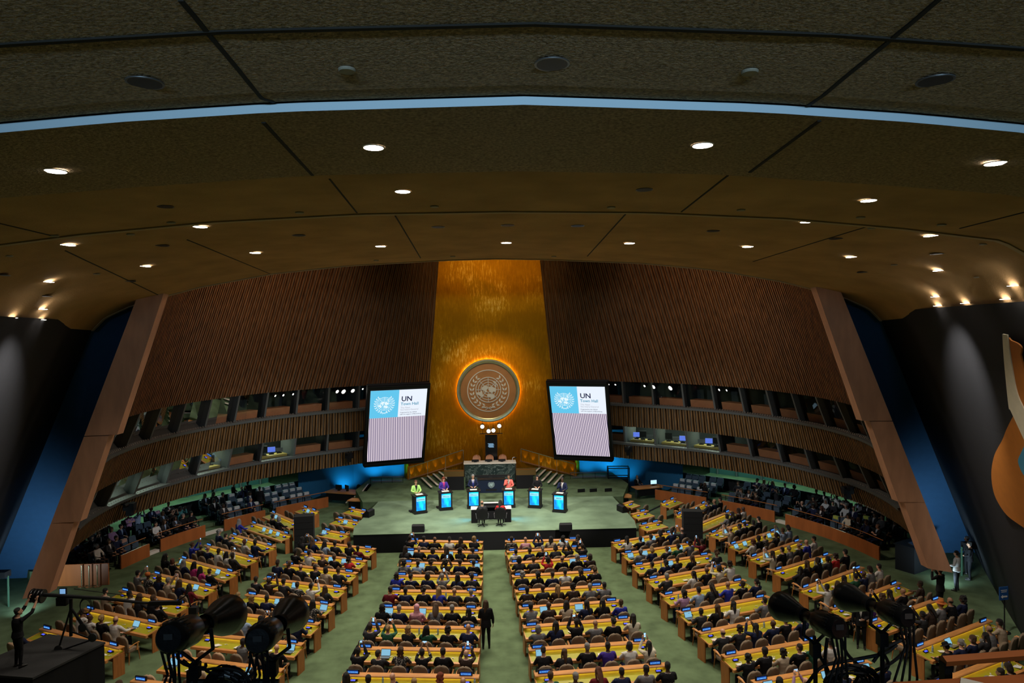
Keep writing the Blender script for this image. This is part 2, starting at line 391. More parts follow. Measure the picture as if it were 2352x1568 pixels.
# booth levels behind glass: floor, ceiling, rear wall, mullions, counters
BOOTHS = {}
def booth_level(s, nm, z0, z1, lit, wn):
    us = [.138+(.985-.138)*i/50 for i in range(51)]
    dd = lambda u: 2.8 if u < .68 else 2.8-2.25*((u-.68)/.32)
    b = MB()
    b.strip([W(u, z0, s, -.12) for u in us], [W(u, z0+.02, s, .45) for u in us], 0)       # front ledge
    b.strip([W(u, z0, s, -.12) for u in us], [W(u, z0-.14, s, -.12) for u in us], 0)
    b.strip([W(u, z0+.02, s, .45) for u in us], [W(u, z0-.3, s, dd(u)) for u in us], 1)     # booth floor
    b.strip([W(u, z0-.3, s, dd(u)) for u in us], [W(u, z1+.5, s, dd(u)) for u in us], 1)
    b.strip([W(u, z1+.5, s, dd(u)) for u in us], [W(u, z1+.02, s, .1) for u in us], 1)
    struct(b.build('wall_'+nm+'_booths', [DGREY, BACKB]))
    nb = 11
    for k in range(nb):
        u0 = .138+(1-.138)*k/nb; u1 = .138+(1-.138)*(k+1)/nb; um = (u0+u1)/2
        root = struct(empty('window_%d' % (wn+k), W(um, z0, s, .4)))
        inv = -Vector(root.location)
        def loc(p): return Vector(p)+inv
        m = MB()                                                                     # slanted mullion fin
        e = .032/LEN*2
        if k == nb-1: u1 = .98
        m.rings([[loc(W(u1-e, z, s, .45)), loc(W(u1-e, z, s, -.02 if z > z0+.3 else .1)), loc(W(u1+e, z, s, -.02 if z > z0+.3 else .1)), loc(W(u1+e, z, s, .45))] for z in (z0+.02, z1+.02)], 0)
        m.rings([[loc(W(u1-e*.4, z, s, min(1.9, dd(u1)*.9))), loc(W(u1-e*.4, z, s, .45)), loc(W(u1+e*.4, z, s, .45)), loc(W(u1+e*.4, z, s, min(1.9, dd(u1)*.9)))] for z in (z0+.02, z1+.02)], 1)
        m.build('mullion', [DGREY, PARTM], root)
        g = MB(); g.strip([loc(W(u0+(u1-u0)*t, z0+.03, s, .42)) for t in (0, .5, 1)], [loc(W(u0+(u1-u0)*t, z1, s, .30)) for t in (0, .5, 1)])
        g.build('pane', GLASS, root)
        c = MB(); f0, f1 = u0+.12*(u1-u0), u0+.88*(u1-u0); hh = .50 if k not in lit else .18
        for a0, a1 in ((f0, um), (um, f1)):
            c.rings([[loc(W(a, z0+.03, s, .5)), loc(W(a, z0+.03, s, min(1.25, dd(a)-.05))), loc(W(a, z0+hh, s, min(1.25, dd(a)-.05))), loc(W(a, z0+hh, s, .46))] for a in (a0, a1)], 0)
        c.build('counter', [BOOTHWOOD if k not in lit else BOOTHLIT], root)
        if k in lit:
            l = lamp('AREA', 'booth_lamp', W(um, z1+.25, s, 1.5), W(um, z0, s, 1.2), 26, (.85, 1, .8), shape='DISK', size=.5)
            # equipment on the lit counters
            for q in range(3):
                uq = u0+(u1-u0)*(.25+.22*q); p = W(uq, z0+hh, s, .95)
                e = MB(); h = .28+.12*((k+q) % 3)
                e.box((0, 0, .03), (.3, .16, .06)); e.box((0, 0, .06+h*.2), (.04, .04, h*.4)); e.box((0, 0, .06+h*.6), (.46, .05, h*.8), 0, 1)
                o = e.build('booth_monitor', [BLACK, [GREYM, SCRB, BLACK][(k+q) % 3]], None)
                o.location = p; o.rotation_euler = (0, 0, s*R(-55)*um)
                tag(o, 'monitor in the %s lower booths, %s bay from screen, %s' % (nm, ORD[k], ['first', 'middle', 'last'][q]), 'monitor', 'monitors in the interpreters\' booths')
BACKB = mat('booth interior', (.035, .04, .04), .8)
PARTM = mat('booth partition', (.10, .105, .10), .8)
BOOTHWOOD = mat('booth counter wood', (.48, .17, .075), .5, var=.15, scale=2)
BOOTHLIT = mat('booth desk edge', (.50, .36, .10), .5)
SCRB = em('small screen', (.12, .2, .8), 1.0)
booth_level(-1, 'left', 6.55, 8.1, (), 1)
booth_level(1, 'right', 6.55, 8.1, (), 12)
booth_level(-1, 'left', 3.85, 5.0, (3, 5, 7, 8), 23)
booth_level(1, 'right', 3.85, 5.0, (1, 2, 3), 34)
# spotlights hanging at the lip of the upper booths
def small_spot(p, aim, label, on=True, sc=1.0, name='spotlight', group='small spotlights under the upper wall'):
    root = empty(name, p, 0, label, 'spotlight', group)
    d = (Vector(aim)-Vector(p)).normalized(); q = d.to_track_quat('Z', 'Y').to_matrix()
    b = MB(); b.lathe([(.0, -.16*sc), (.05*sc, -.16*sc), (.065*sc, -.1*sc), (.07*sc, .08*sc), (.085*sc, .14*sc), (.08*sc, .14*sc), (.065*sc, .1*sc)], n=14, mtx=q)
    b.build('housing', BLACK, root, True)
    b = MB(); b.lathe([(.0, .105*sc), (.068*sc, .105*sc), (.068*sc, .118*sc), (0, .118*sc)], n=14, mtx=q); b.build('lens', LENSW if on else BLACK, root)
    b = MB(); b.beam((0, 0, .02), (0, 0, .2*sc), .02, .02); b.build('hanger', BLACK, root)
    return root
LENSW = em('spot lens', (1, .97, .88), 7)
for s, nm, sp in ((-1, 'left', [(.15, .65), (.18, .75), (.205, .6), (.235, 1.5), (.26, 1.7), (.275, 1.3), (.385, .7), (.41, .8), (.43, .7)]), (1, 'right', [(.155, .7), (.175, .6), (.195, .6), (.275, .8), (.30, 1.4), (.345, 1.7), (.45, .7), (.47, .8), (.49, .7)])):
    for i, (u, sc) in enumerate(sp):
        small_spot(W(u, 7.9, s, .2), (0, 36, 1), '%s of nine small lit spotlights above the %s booths, from screen' % (ORD[i], nm), True, sc*1.25)

# gold leaf wall
def gx(z): return 6.45-.22*(z-.5) if z < 2 else (6.12-(z-2)*.275 if z < 8 else 4.47-(z-8)*.081)
b = MB(); rows = []
zs = [.9, 2, 3, 4, 5, 6, 7, 8, 11, 14, 18]
for z in zs: rows.append([Vector((gx(z)*t/8*1.02, 51.0-.35*(t/8)**2, z)) for t in range(-8, 9)])
for a, c in zip(rows, rows[1:]): b.strip(a, c)
struct(b.build('wall_back_gold', GOLD))
for s, nm in ((-1, 'left'), (1, 'right')):
    b = MB(); b.strip([Vector((s*6.35, 50.4, 0)), Vector((s*6.25, 50.1, 3.6))], [Vector((s*6.6, 50.9, 0)), Vector((s*6.6, 50.9, 3.6))])
    b.strip([Vector((s*6.0, 50.3, 0)), Vector((s*6.0, 50.3, 3.6))], [Vector((s*6.35, 50.4, 0)), Vector((s*6.25, 50.1, 3.6))]); struct(b.build('trim_1' if s < 0 else 'trim_2', GOLD))
    # blue wall under the balcony
    b = MB(); P = [V2(6.3, 50.7), V2(8.2, 51.0), V2(10.2, 50.6), V2(12, 49.6), V2(13.6, 48.2)]
    b.strip([Vector((s*p.x, p.y, 0)) for p in P], [Vector((s*p.x, p.y, 4.2)) for p in P]); struct(b.build('wall_%s_blue_recess' % nm, BLUER))
    for k, (x, y) in enumerate(((7.2, 49.6), (8.6, 49.9), (10.6, 49.5))):
        if s > 0 and k == 2: x = 9.7
        lamp('SPOT', 'blue_uplight', (s*x, y, 1.05 if k < 2 else .3), (s*(x+.1), y+1.2, 2.6 if k < 2 else 2.0), 75 if k < 2 else 60, (.06, .72, 1), spot_size=R(120), spot_blend=.9, shadow_soft_size=.1)
# veneered fins and blue / black side walls
def fin(s, nm):
    FY = lambda z: 25.95+.115*z
    def X(px, py, y):
        p = aty(px, py, 27)
        for _ in range(6): p = aty(px, py, FY(p.z)+y-26.1)
        return (abs(p.x), p.z)
    inn = [X(395, 612, 26.1), X(372, 685, 26.1), X(269, 998, 26.1), X(250, 1000, 26.1), X(184, 1197, 26.1), X(170, 1198, 26.1), X(113, 1362, 26.1)]
    o0, o1 = X(305, 708, 25.9), X(48, 1382, 25.9)
    out = lambda z: o0[0]+(o1[0]-o0[0])*(z-o0[1])/(o1[1]-o0[1])
    b = MB()
    for i, j in ((0, 1), (1, 2), (3, 4), (5, 6)):
        (xa, za), (xb, zb) = inn[i], inn[j]
        lo = zb if j == 6 else zb; dz = -.12 if j == 6 else 0
        fr = [Vector((s*xa, FY(za), za)), Vector((s*out(za), FY(za)-.2, za)), Vector((s*out(zb+dz), FY(zb)-.2, zb+dz)), Vector((s*xb, FY(zb), zb))]
        b.add(fr+[p+Vector((0, .45, 0)) for p in fr], [(0, 1, 2, 3), (7, 6, 5, 4), (0, 4, 5, 1), (1, 5, 6, 2), (2, 6, 7, 3), (3, 7, 4, 0)])
    struct(b.build('wall_%s_fin' % nm, TAN))
    b = MB()
    cz = lambda z: Vector((s*(24.1-.664*z), 33.2-.412*z, z))
    b.strip([Vector((s*21.7, 33.9, 0)), Vector((s*(21.7-.58*15), 33.9-.34*15, 15))], [cz(0)+Vector((s*.9, .55, 0)), cz(15)+Vector((s*.9, .55, 0))])
    struct(b.build('wall_%s_blue' % nm, BLUEW))
    bot = [(24.1, 33.2), (19.85, 25.4), (17.2, 20), (15.4, 14), (14.8, 8), (14.6, 3)]
    top = [(16.2, 28.3), (14.9, 22.2), (14.3, 18), (14.2, 12), (14.2, 8), (14.2, 3)]
    b = MB()
    bot = [(v.x, v.y) for v in crom([V2(*q) for q in bot], 6)]; top = [(v.x, v.y) for v in crom([V2(*q) for q in top], 6)]
    for i in range(6):
        b.strip([Vector((s*(x0+(x1-x0)*i/6), y0+(y1-y0)*i/6, 12.2*i/6)) for (x0, y0), (x1, y1) in zip(bot, top)],
                [Vector((s*(x0+(x1-x0)*(i+1)/6), y0+(y1-y0)*(i+1)/6, 12.2*(i+1)/6)) for (x0, y0), (x1, y1) in zip(bot, top)])
    struct(b.build('wall_%s_black' % nm, BLACKW, None, True))
for s, nm in ((-1, 'left'), (1, 'right')): fin(s, nm)
def wallp(s, y0t, z):    # point on the black wall: t along (0..), height
    bot = [(24.1, 33.2), (19.85, 25.4), (17.2, 20), (15.4, 14)]; top = [(16.2, 28.3), (14.9, 22.2), (14.3, 18), (14.2, 12)]
    k = min(2, int(y0t)); f = y0t-k; h = z/12.2
    bx, by = [bot[k][i]+(bot[k+1][i]-bot[k][i])*f for i in (0, 1)]; tx, ty = [top[k][i]+(top[k+1][i]-top[k][i])*f for i in (0, 1)]
    return Vector((s*(bx+(tx-bx)*h), by+(ty-by)*h, z))
for sd, t in ((1, 1.12), (-1, 1.2)):
    lamp('SPOT', 'wall_spot', wallp(sd, t, 12.0)+Vector((-sd*2.4, -.4, .7)), wallp(sd, t, 9.0), 1500, (1, .97, .93), spot_size=R(48), spot_blend=1, shadow_soft_size=.1)
lamp('SPOT', 'wall_spot', wallp(1, 2.3, 12.0)+Vector((-4.6, -1.5, .0)), wallp(1, 1.9, 5.0), 420, (1, .9, .75), spot_size=R(60), spot_blend=1, shadow_soft_size=.15)
# generic abstract mural stand-in on the right black wall
_pa, _pb, _pc = wallp(1, .9, 8), wallp(1, 2.3, 8), wallp(1, 1.5, 1); _pn = (_pb-_pa).cross(_pc-_pa).normalized()
if _pn.x > 0: _pn = -_pn
def wall_hit(px, py, off=.06):
    d = ray(px, py); o = _pa+_pn*off; return CAM+d*((o-CAM).dot(_pn)/d.dot(_pn))
def blob(name, pts, mt, parent, off=.06):
    P = [wall_hit(x, y, off+.22) for x, y in pts]; b = MB(); n = len(P); k = [p-_pn*.04 for p in P]
    b.add(P+k, [tuple(range(n)), tuple(reversed(range(n, 2*n)))]+[(i, n+i, n+(i+1) % n, (i+1) % n) for i in range(n)])
    return b.build(name, mt, parent)
mu = empty('mural', (0, 0, 0), 0, 'abstract mural of orange, cream and blue shapes on the black right wall', 'mural')
ORANGE = mat('mural orange', (.42, .135, .012), .7, var=.06); CREAM = mat('mural cream', (.66, .60, .47), .7, var=.05); MBLUE = mat('mural blue', (.05, .25, .42), .7)
def smooth(pts, n=6): return [(p.x, p.y) for p in crom([Vector((x, y, 0)) for x, y in pts], n)]
blob('lower_shape', smooth([(2352, 915), (2330, 950), (2312, 985), (2302, 1010), (2284, 1045), (2277, 1085), (2281, 1125), (2293, 1155), (2315, 1185), (2352, 1212)])+[(2420, 1240), (2420, 915)], ORANGE, mu, .06)
blob('cream_band', smooth([(2302, 767), (2306, 830), (2316, 930), (2322, 945), (2352, 1010)])+[(2400, 1090), (2400, 1010)]+smooth([(2352, 940), (2335, 900), (2322, 830), (2313, 769)]), CREAM, mu, .12)
blob('upper_shape', smooth([(2316, 775), (2322, 830), (2334, 900), (2352, 940)])+[(2390, 1000), (2390, 850), (2352, 850)]+smooth([(2344, 815), (2346, 800), (2338, 789), (2322, 782)]), ORANGE, mu, .09)
blob('blue_shape', smooth([(2352, 1025), (2345, 1040), (2338, 1058), (2345, 1080), (2352, 1092)])+[(2400, 1110), (2400, 1010)], MBLUE, mu, .15)

# ---------------------------------------------------------------- ceiling
EA = [(0, 14.34), (3, 14.25), (5, 14.12), (6.4, 13.99), (9, 13.6), (14, 12.2)]
EB = [(0, 14.3), (3.4, 14.24), (6.5, 14.04), (8.8, 13.86), (11.5, 13.4), (14.1, 12.0)]
EC = [(0, 14.48), (3.5, 14.44), (7, 14.27), (10, 14.0), (12.5, 13.69), (13.6, 13.1), (14.2, 11.95)]
ED = [(0, 14.59), (2, 14.55), (6, 14.36), (9.1, 14.05), (12, 13.53), (13.4, 13.17), (14.7, 12.8), (15.7, 12.35), (16.2, 11.85)]
EDG = {'A': (8.5, 14, EA), 'B': (11.8, 14.1, EB), 'C': (16.6, 14.2, EC), 'D': (28, 16.2, ED)}
def edge_pt(k, t, dz=0, dy=0):
    y, xm, tab = EDG[k]; return Vector((xm*t, y+dy, interp(tab, xm*t)+dz))
TT = [math.sin(math.pi/2*i/40) for i in range(-40, 41)]
def panel(name, k0, k1, dz0, dz1, mt, n=6):
    b = MB(); rows = []
    for i in range(n+1):
        f = i/n; rows.append([edge_pt(k0, t, dz0).lerp(edge_pt(k1, t, dz1), f) for t in TT])
    for a, c in zip(rows, rows[1:]): b.strip(a, c)
    return b, rows
b, _ = panel('c', 'A', 'B', 0, 0, CEIL); 
b.strip([edge_pt('A', t, 0) for t in TT], [edge_pt('A', t, .105) for t in TT], 1)
b.strip([edge_pt('B', t, 0) for t in TT], [edge_pt('B', t, .35) for t in TT], 0)
struct(b.build('ceiling_2', [CEIL, LIP], None, True))
for nme, k0, k1, up, mt in (('ceiling_3', 'B', 'C', .22, CEIL2), ('ceiling_4', 'C', 'D', .16, CEIL2)):
    b, _ = panel(nme, k0, k1, up, 0, mt)
    b.strip([edge_pt(k0, t, up) for t in TT], [edge_pt(k0, t, up+.02, -.5) for t in TT])
    b.strip([edge_pt(k1, t, 0) for t in TT], [edge_pt(k1, t, -.0, .16) for t in TT], 1)
    b.strip([edge_pt(k1, t, -.035) for t in TT], [edge_pt(k1, t, .0) for t in TT], 1)
    b.strip([edge_pt(k1, t, -.035) for t in TT], [edge_pt(k1, t, -.035, .16) for t in TT], 1)
    b.strip([edge_pt(k1, t, -.035, .16) for t in TT], [edge_pt(k1, t, .4, .16) for t in TT], 1)
    struct(b.build(nme, [mt, RIM], None, True))
b = MB(); prof = [(8.75, .22), (8.45, .11), (8.1, .10), (7.5, .14), (6.7, .2), (5, .28), (2, .3), (-2, .3)]
rows = [[Vector((14*t, y, interp(EA, 14*t)+dz)) for t in TT] for y, dz in prof]
for a, c in zip(rows, rows[1:]): b.strip(a, c)
struct(b.build('ceiling_1', CEIL, None, True))
# dome above the stage, closing the hall
b = MB(); b.strip([Vector((-17, 28.2, 17.5)), Vector((-17, 52, 19))], [Vector((17, 28.2, 17.5)), Vector((17, 52, 19))]); 
b.strip([edge_pt('D', t, .4, .16) for t in TT], [Vector((16.5*t, 28.2, 17.6)) for t in TT]); struct(b.build('ceiling_5', BACKB))
# panel joints
def surf(k0, k1, up, x, f):   # point on a ceiling panel at fraction f
    y0, m0, t0 = EDG[k0]; y1, m1, t1 = EDG[k1]; y = y0+(y1-y0)*f; xm = m0+(m1-m0)*f; t = x/xm
    a = edge_pt(k0, t, up); c = edge_pt(k1, t, 0); p = a.lerp(c, f); return p
def ceil_hit(px, py, seg):
    d = ray(px, py); lo, hi = {'1': (2, 8.5), '2': (8.5, 11.8), '3': (11.8, 16.6), '4': (16.6, 28)}[seg]
    best = None
    for i in range(400):
        y = lo+(hi-lo)*i/399; p = CAM+d*(y/d.y)
        if seg == '1':
            dz = 0
            for (ya, za), (yb, zb) in zip(prof, prof[1:]):
                if yb <= y <= ya: dz = za+(zb-za)*(ya-y)/(ya-yb)
            z = interp(EA, p.x)+dz
        else:
            k0, k1, up = {'2': ('A', 'B', 0), '3': ('B', 'C', .22), '4': ('C', 'D', .16)}[seg]; z = surf(k0, k1, up, p.x, (y-lo)/(hi-lo)).z
        if best is None or abs(z-p.z) < best[0]: best = (abs(z-p.z), Vector((p.x, p.y, z)))
    return best[1]
joints = [('1', (415, -2), (490, 90)), ('1', (490, 90), (630, 258)), ('2', (605, 280), (718, 402)), ('3', (757, 410), (820, 488)), ('4', (908, 495), (966, 592)),
          ('1', (2160, -6), (2040, 95)), ('1', (2040, 95), (1856, 246)), ('2', (1882, 276), (1722, 395)), ('3', (1672, 402), (1565, 486)), ('4', (1437, 491), (1349, 588)),
          ('3', (-10, 510), (120, 541)), ('3', (2352, 487), (2205, 524)), ('4', (430, 550), (620, 628)), ('4', (150, 575), (370, 680)), ('4', (1990, 520), (1730, 600))]
for i, (sg, a, c) in enumerate(joints):
    P = [ceil_hit(a[0]+(c[0]-a[0])*t/5, a[1]+(c[1]-a[1])*t/5, sg) for t in range(6)]
    P = [P[0].lerp(P[-1], t/5) if False else p for t, p in enumerate(P)]
    b = MB()
    for p, q in zip(P, P[1:]): b.beam(p, q, .05 if sg in '12' else .035, .03)
    struct(b.build('trim_%d' % (i+10), GROOVE))
P = [Vector((x*1.0, 6.72-.004*x*x*0, interp(EA, x)+.2)) for x in [i*.5 for i in range(-20, 21)]]
b = MB(); [b.beam(p, q, .06, .04) for p, q in zip(P, P[1:])]; struct(b.build('trim_30', GROOVE))
DISC = mat('pale disc', (.30, .27, .2), .7)
# downlights: real recessed cans that carry the light of the rear hall
lit = [('2', 858, 338), ('2', 1614, 333), ('2', 127, 392), ('2', 2287, 374), ('3', 925, 439), ('3', 1995, 460), ('4', 460, 520), ('4', 156, 562), ('4', 586, 580), ('4', 874, 565), ('4', 1163, 557), ('4', 1446, 558), ('4', 1718, 566),
       ('4', 1854, 509), ('4', 2138, 541), ('4', 1956, 590), ('4', 2157, 621), ('4', 333, 611), ('4', 109, 647), ('4', 95, 710), ('4', 25, 729), ('4', 92, 733), ('4', 2330, 656), ('4', 2312, 686), ('4', 2151, 680), ('4', 2157, 702), ('4', 2220, 695)]
dark = [('1', 333, 190), ('1', 1268, 147), ('1', 2148, 184), ('3', 379, 474), ('3', 1480, 435), ('4', 686, 540), ('4', 1006, 521), ('4', 1327, 518), ('4', 1639, 530), ('4', 372, 564), ('4', 1166, 517), ('4', 1921, 548), ('4', 298, 646), ('4', 1982, 625), ('4', 5, 632), ('4', 2153, 583), ('4', 104, 680)]
discs = [('1', 797, 159), ('1', 1722, 163), ('3', 998, 473), ('3', 1404, 475), ('3', 688, 487), ('3', 1702, 481), ('3', 393, 510), ('3', 1977, 498), ('3', 125, 540), ('3', 2163, 515), ('4', 300, 537), ('4', 2002, 523), ('4', 20, 587), ('4', 222, 628), ('4', 2259, 560), ('4', 2054, 607), ('4', 2245, 635), ('4', 1040, 588), ('4', 1272, 588), ('4', 864, 597)]
def can(sg, px, py, on, i):
    p = ceil_hit(px, py, sg); r = {'1': .185, '2': .155, '3': .165, '4': .185}[sg]
    side = 'left' if px < 1000 else ('centre' if px < 1350 else 'right')
    root = empty('downlight', p, 0, None, 'ceiling light', 'lit round downlights' if on else 'unlit round downlights')
    b = MB(); b.lathe([(r*.9, .0), (r*.9, -.012), (r*1.06, -.012), (r*1.06, .0)], n=24); b.build('trim_ring', RIM if on else GREYM, root, True)
    b = MB(); b.lathe([(0, -.014), (r*.93, -.014), (r*.93, -.006), (0, -.006)], n=24); b.build('lens', LAMPW if on else REFL, root)
    if on: lamp('SPOT', 'downlight_beam', p+Vector((0, 0, -.05)), p+Vector((0, .3, -10)), (330 if abs(p.x) < 12 else 28) if sg == '4' else 480, (1, .90, .76), spot_size=R(100), spot_blend=.8, shadow_soft_size=.12)
    return root, p
REFL = mat('shaded can interior', (.02, .02, .02), .5, .3)  # flat disc, the shade inside an unlit can is put into this colour
pn = {'1': 'nearest dark panel', '2': 'panel beyond the blue lip', '3': 'third ceiling panel', '4': 'farthest ceiling panel'}
def order(lst):
    by = {}
    for t in lst: by.setdefault(t[0], []).append(t)
    for k in by: by[k].sort(key=lambda t: t[1])
    return by
for on, lst in ((True, lit), (False, dark)):
    for k, ts in order(lst).items():
        for i, t in enumerate(ts):
            root, p = can(*t, on, i)
            root['label'] = '%s recessed downlight, %s from the left, %s' % ('lit' if on else 'unlit', ORD[i], pn[k])
for k, ts in order(discs).items():
    for i, t in enumerate(ts):
        p = ceil_hit(*t[1:], t[0]); b = MB(); r = .095 if k == '1' else .10
        b.lathe([(0, -.03), (r*.9, -.03), (r, -.015), (r, 0), (0, 0)], n=20)
        o = b.build('smoke_detector', DISC); o.location = p
        tag(o, 'small pale flat ceiling disc, %s from the left on the %s' % (ORD[i], pn[k]), 'smoke detector', 'flat pale discs on the ceiling')

# ---------------------------------------------------------------- people
SKIN = [mat('skin '+n, c, .55) for n, c in (('fair', (.62, .34, .23)), ('light', (.50, .27, .17)), ('olive', (.36, .19, .11)), ('brown', (.18, .085, .045)), ('dark', (.075, .035, .02)))]
SKINW = ['fair', 'light', 'olive', 'brown', 'dark']
HAIRC = {'black': (.012, .010, .010), 'dark brown': (.03, .017, .011), 'brown': (.09, .045, .02), 'blonde': (.42, .26, .11), 'grey': (.28, .27, .26), 'white': (.55, .54, .52), 'red': (.20, .035, .012), 'auburn': (.13, .04, .02)}
HAIRM = {k: mat('hair '+k, v, .55, bump=.6, bscale=70, stretch=(6, 6, 1)) for k, v in HAIRC.items()}
CLOTHC = {'black': (.009, .009, .011), 'charcoal': (.028, .028, .032), 'navy': (.012, .017, .05), 'dark brown': (.04, .024, .018), 'grey': (.16, .16, .17), 'white': (.62, .60, .58), 'beige': (.42, .33, .24), 'cream': (.6, .54, .42),
          'light blue': (.30, .40, .56), 'royal blue': (.03, .04, .36), 'red': (.45, .025, .025), 'maroon': (.14, .012, .02), 'magenta': (.48, .04, .20), 'pink': (.62, .30, .36), 'coral': (.80, .16, .13), 'lime green': (.42, .72, .20), 'dark green': (.02, .09, .05),
          'turquoise': (.10, .32, .34), 'orange': (.55, .16, .04), 'purple': (.13, .045, .28), 'mauve': (.42, .24, .40), 'indigo': (.055, .03, .26)}
CLOTHM = {k: mat('cloth '+k, v, .85, bump=.25, bscale=14, spec=.2) for k, v in CLOTHC.items()}
def pattern(name, c0, c1, sc):
    m = D.materials.new(name); m.use_nodes = True; nt = m.node_tree; n = nt.nodes; b = n['Principled BSDF']; tc = n.new('ShaderNodeTexCoord')
    v = n.new('ShaderNodeTexVoronoi'); v.inputs['Scale'].default_value = sc; nt.links.new(tc.outputs['Object'], v.inputs['Vector'])
    r = n.new('ShaderNodeValToRGB'); r.color_ramp.interpolation = 'CONSTANT'; r.color_ramp.elements[0].color = tuple(c0)+(1,); r.color_ramp.elements[1].color = tuple(c1)+(1,); r.color_ramp.elements[1].position = .35
    nt.links.new(v.outputs['Distance'], r.inputs[0]); nt.links.new(r.outputs[0], b.inputs['Base Color']); b.inputs['Roughness'].default_value = .85; return m
CLOTHM['patterned'] = pattern('patterned cloth', (.5, .46, .42), (.02, .02, .02), 28)
SHOE = mat('shoe', (.01, .009, .008), .4); EYE = mat('eye', (.02, .015, .012), .3); LIPM = mat('lips', (.36, .10, .08), .5)

def remesh(mb, voxel, name, mats, decide=None, smooth=2):
    me = mb.mesh('tmp', []); fixn(me)
    o = D.objects.new('tmp', me); COL.objects.link(o)
    r = o.modifiers.new('r', 'REMESH'); r.mode = 'VOXEL'; r.voxel_size = voxel
    if smooth:
        q = o.modifiers.new('s', 'SMOOTH'); q.iterations = smooth; q.factor = .5
    dg = bpy.context.evaluated_depsgraph_get(); out = D.meshes.new_from_object(o.evaluated_get(dg)); D.objects.remove(o); D.meshes.remove(me)
    out.name = name; out.materials.clear()
    for m in mats: out.materials.append(m)
    out.polygons.foreach_set('use_smooth', [True]*len(out.polygons))
    if decide:
        idx = [decide(p.center) for p in out.polygons]
        if any(i < 0 for i in idx):
            b = bmesh.new(); b.from_mesh(out); b.faces.ensure_lookup_table()
            bmesh.ops.delete(b, geom=[b.faces[i] for i, v in enumerate(idx) if v < 0], context='FACES'); b.to_mesh(out); b.free()
        else: out.polygons.foreach_set('material_index', idx)
    out.update(); return out
def hand(mb, w, d, nrm, thumb, curl=.5, sc=1.0):
    """five-fingered hand: wrist w, direction d, palm normal nrm, thumb side vector"""
    d = Vector(d).normalized(); nrm = Vector(nrm); nrm = (nrm-d*nrm.dot(d)).normalized(); s = d.cross(nrm)
    if s.dot(Vector(thumb)) < 0: s = -s
    w = Vector(w); M3 = Matrix((s, nrm, d)).transposed()
    mb.ell(w+d*.05*sc, (.042*sc, .019*sc, .056*sc), M3, 10, 6)
    for k, (o, l) in enumerate(((.030, .070), (.010, .080), (-.011, .074), (-.031, .058))):
        a = w+d*.088*sc+s*o*sc; l *= sc; c = curl
        p1 = a+(d*math.cos(c*.5)+nrm*math.sin(c*.5)+s*o*1.5)*l*.45; p2 = p1+(d*math.cos(c*1.3)+nrm*math.sin(c*1.3))*l*.33; p3 = p2+(d*math.cos(c*2)+nrm*math.sin(c*2))*l*.27
        mb.tube([a-d*.02, a, p1, p2, p3], [.010*sc, .0105*sc, .0095*sc, .009*sc, .007*sc], 6)
    t = w+d*.025*sc+s*.035*sc
    mb.tube([t, t+(s*.75+d*.7)*.032*sc, t+(s*.55+d*.95+nrm*.3)*.062*sc], [.014*sc, .012*sc, .009*sc], 6)
def head_parts(mb, c, q):
    """head centred at c (eye height), facing +Y rotated by q"""
    f = lambda p: c+q @ Vector(p)
    mb.ell(f((0, -.012, .035)), (.077, .097, .09), q, 14, 10)
    mb.ell(f((0, .012, -.035)), (.062, .075, .085), q, 14, 10)
    mb.ell(f((0, .035, -.085)), (.040, .045, .032), q, 10, 6)
    mb.tube([f((0, .085, .01)), f((0, .104, -.028)), f((0, .086, -.042))], [.010, .016, .013], 6)
    for s in (-1, 1): mb.ell(f((s*.078, -.012, -.005)), (.010, .020, .031), q, 8, 6)
def face_mesh(mb, c, q):
    f = lambda p: c+q @ Vector(p)
    for s in (-1, 1):
        mb.ell(f((s*.030, .078, .004)), (.013, .007, .008), q, 8, 5, 0)
        mb.tube([f((s*.016, .086, .024)), f((s*.032, .085, .028)), f((s*.048, .074, .023))], .004, 5, 0)
    mb.tube([f((-.022, .083, -.064)), f((0, .091, -.062)), f((.022, .083, -.064))], [.004, .007, .004], 6, 1)
POSES = {}
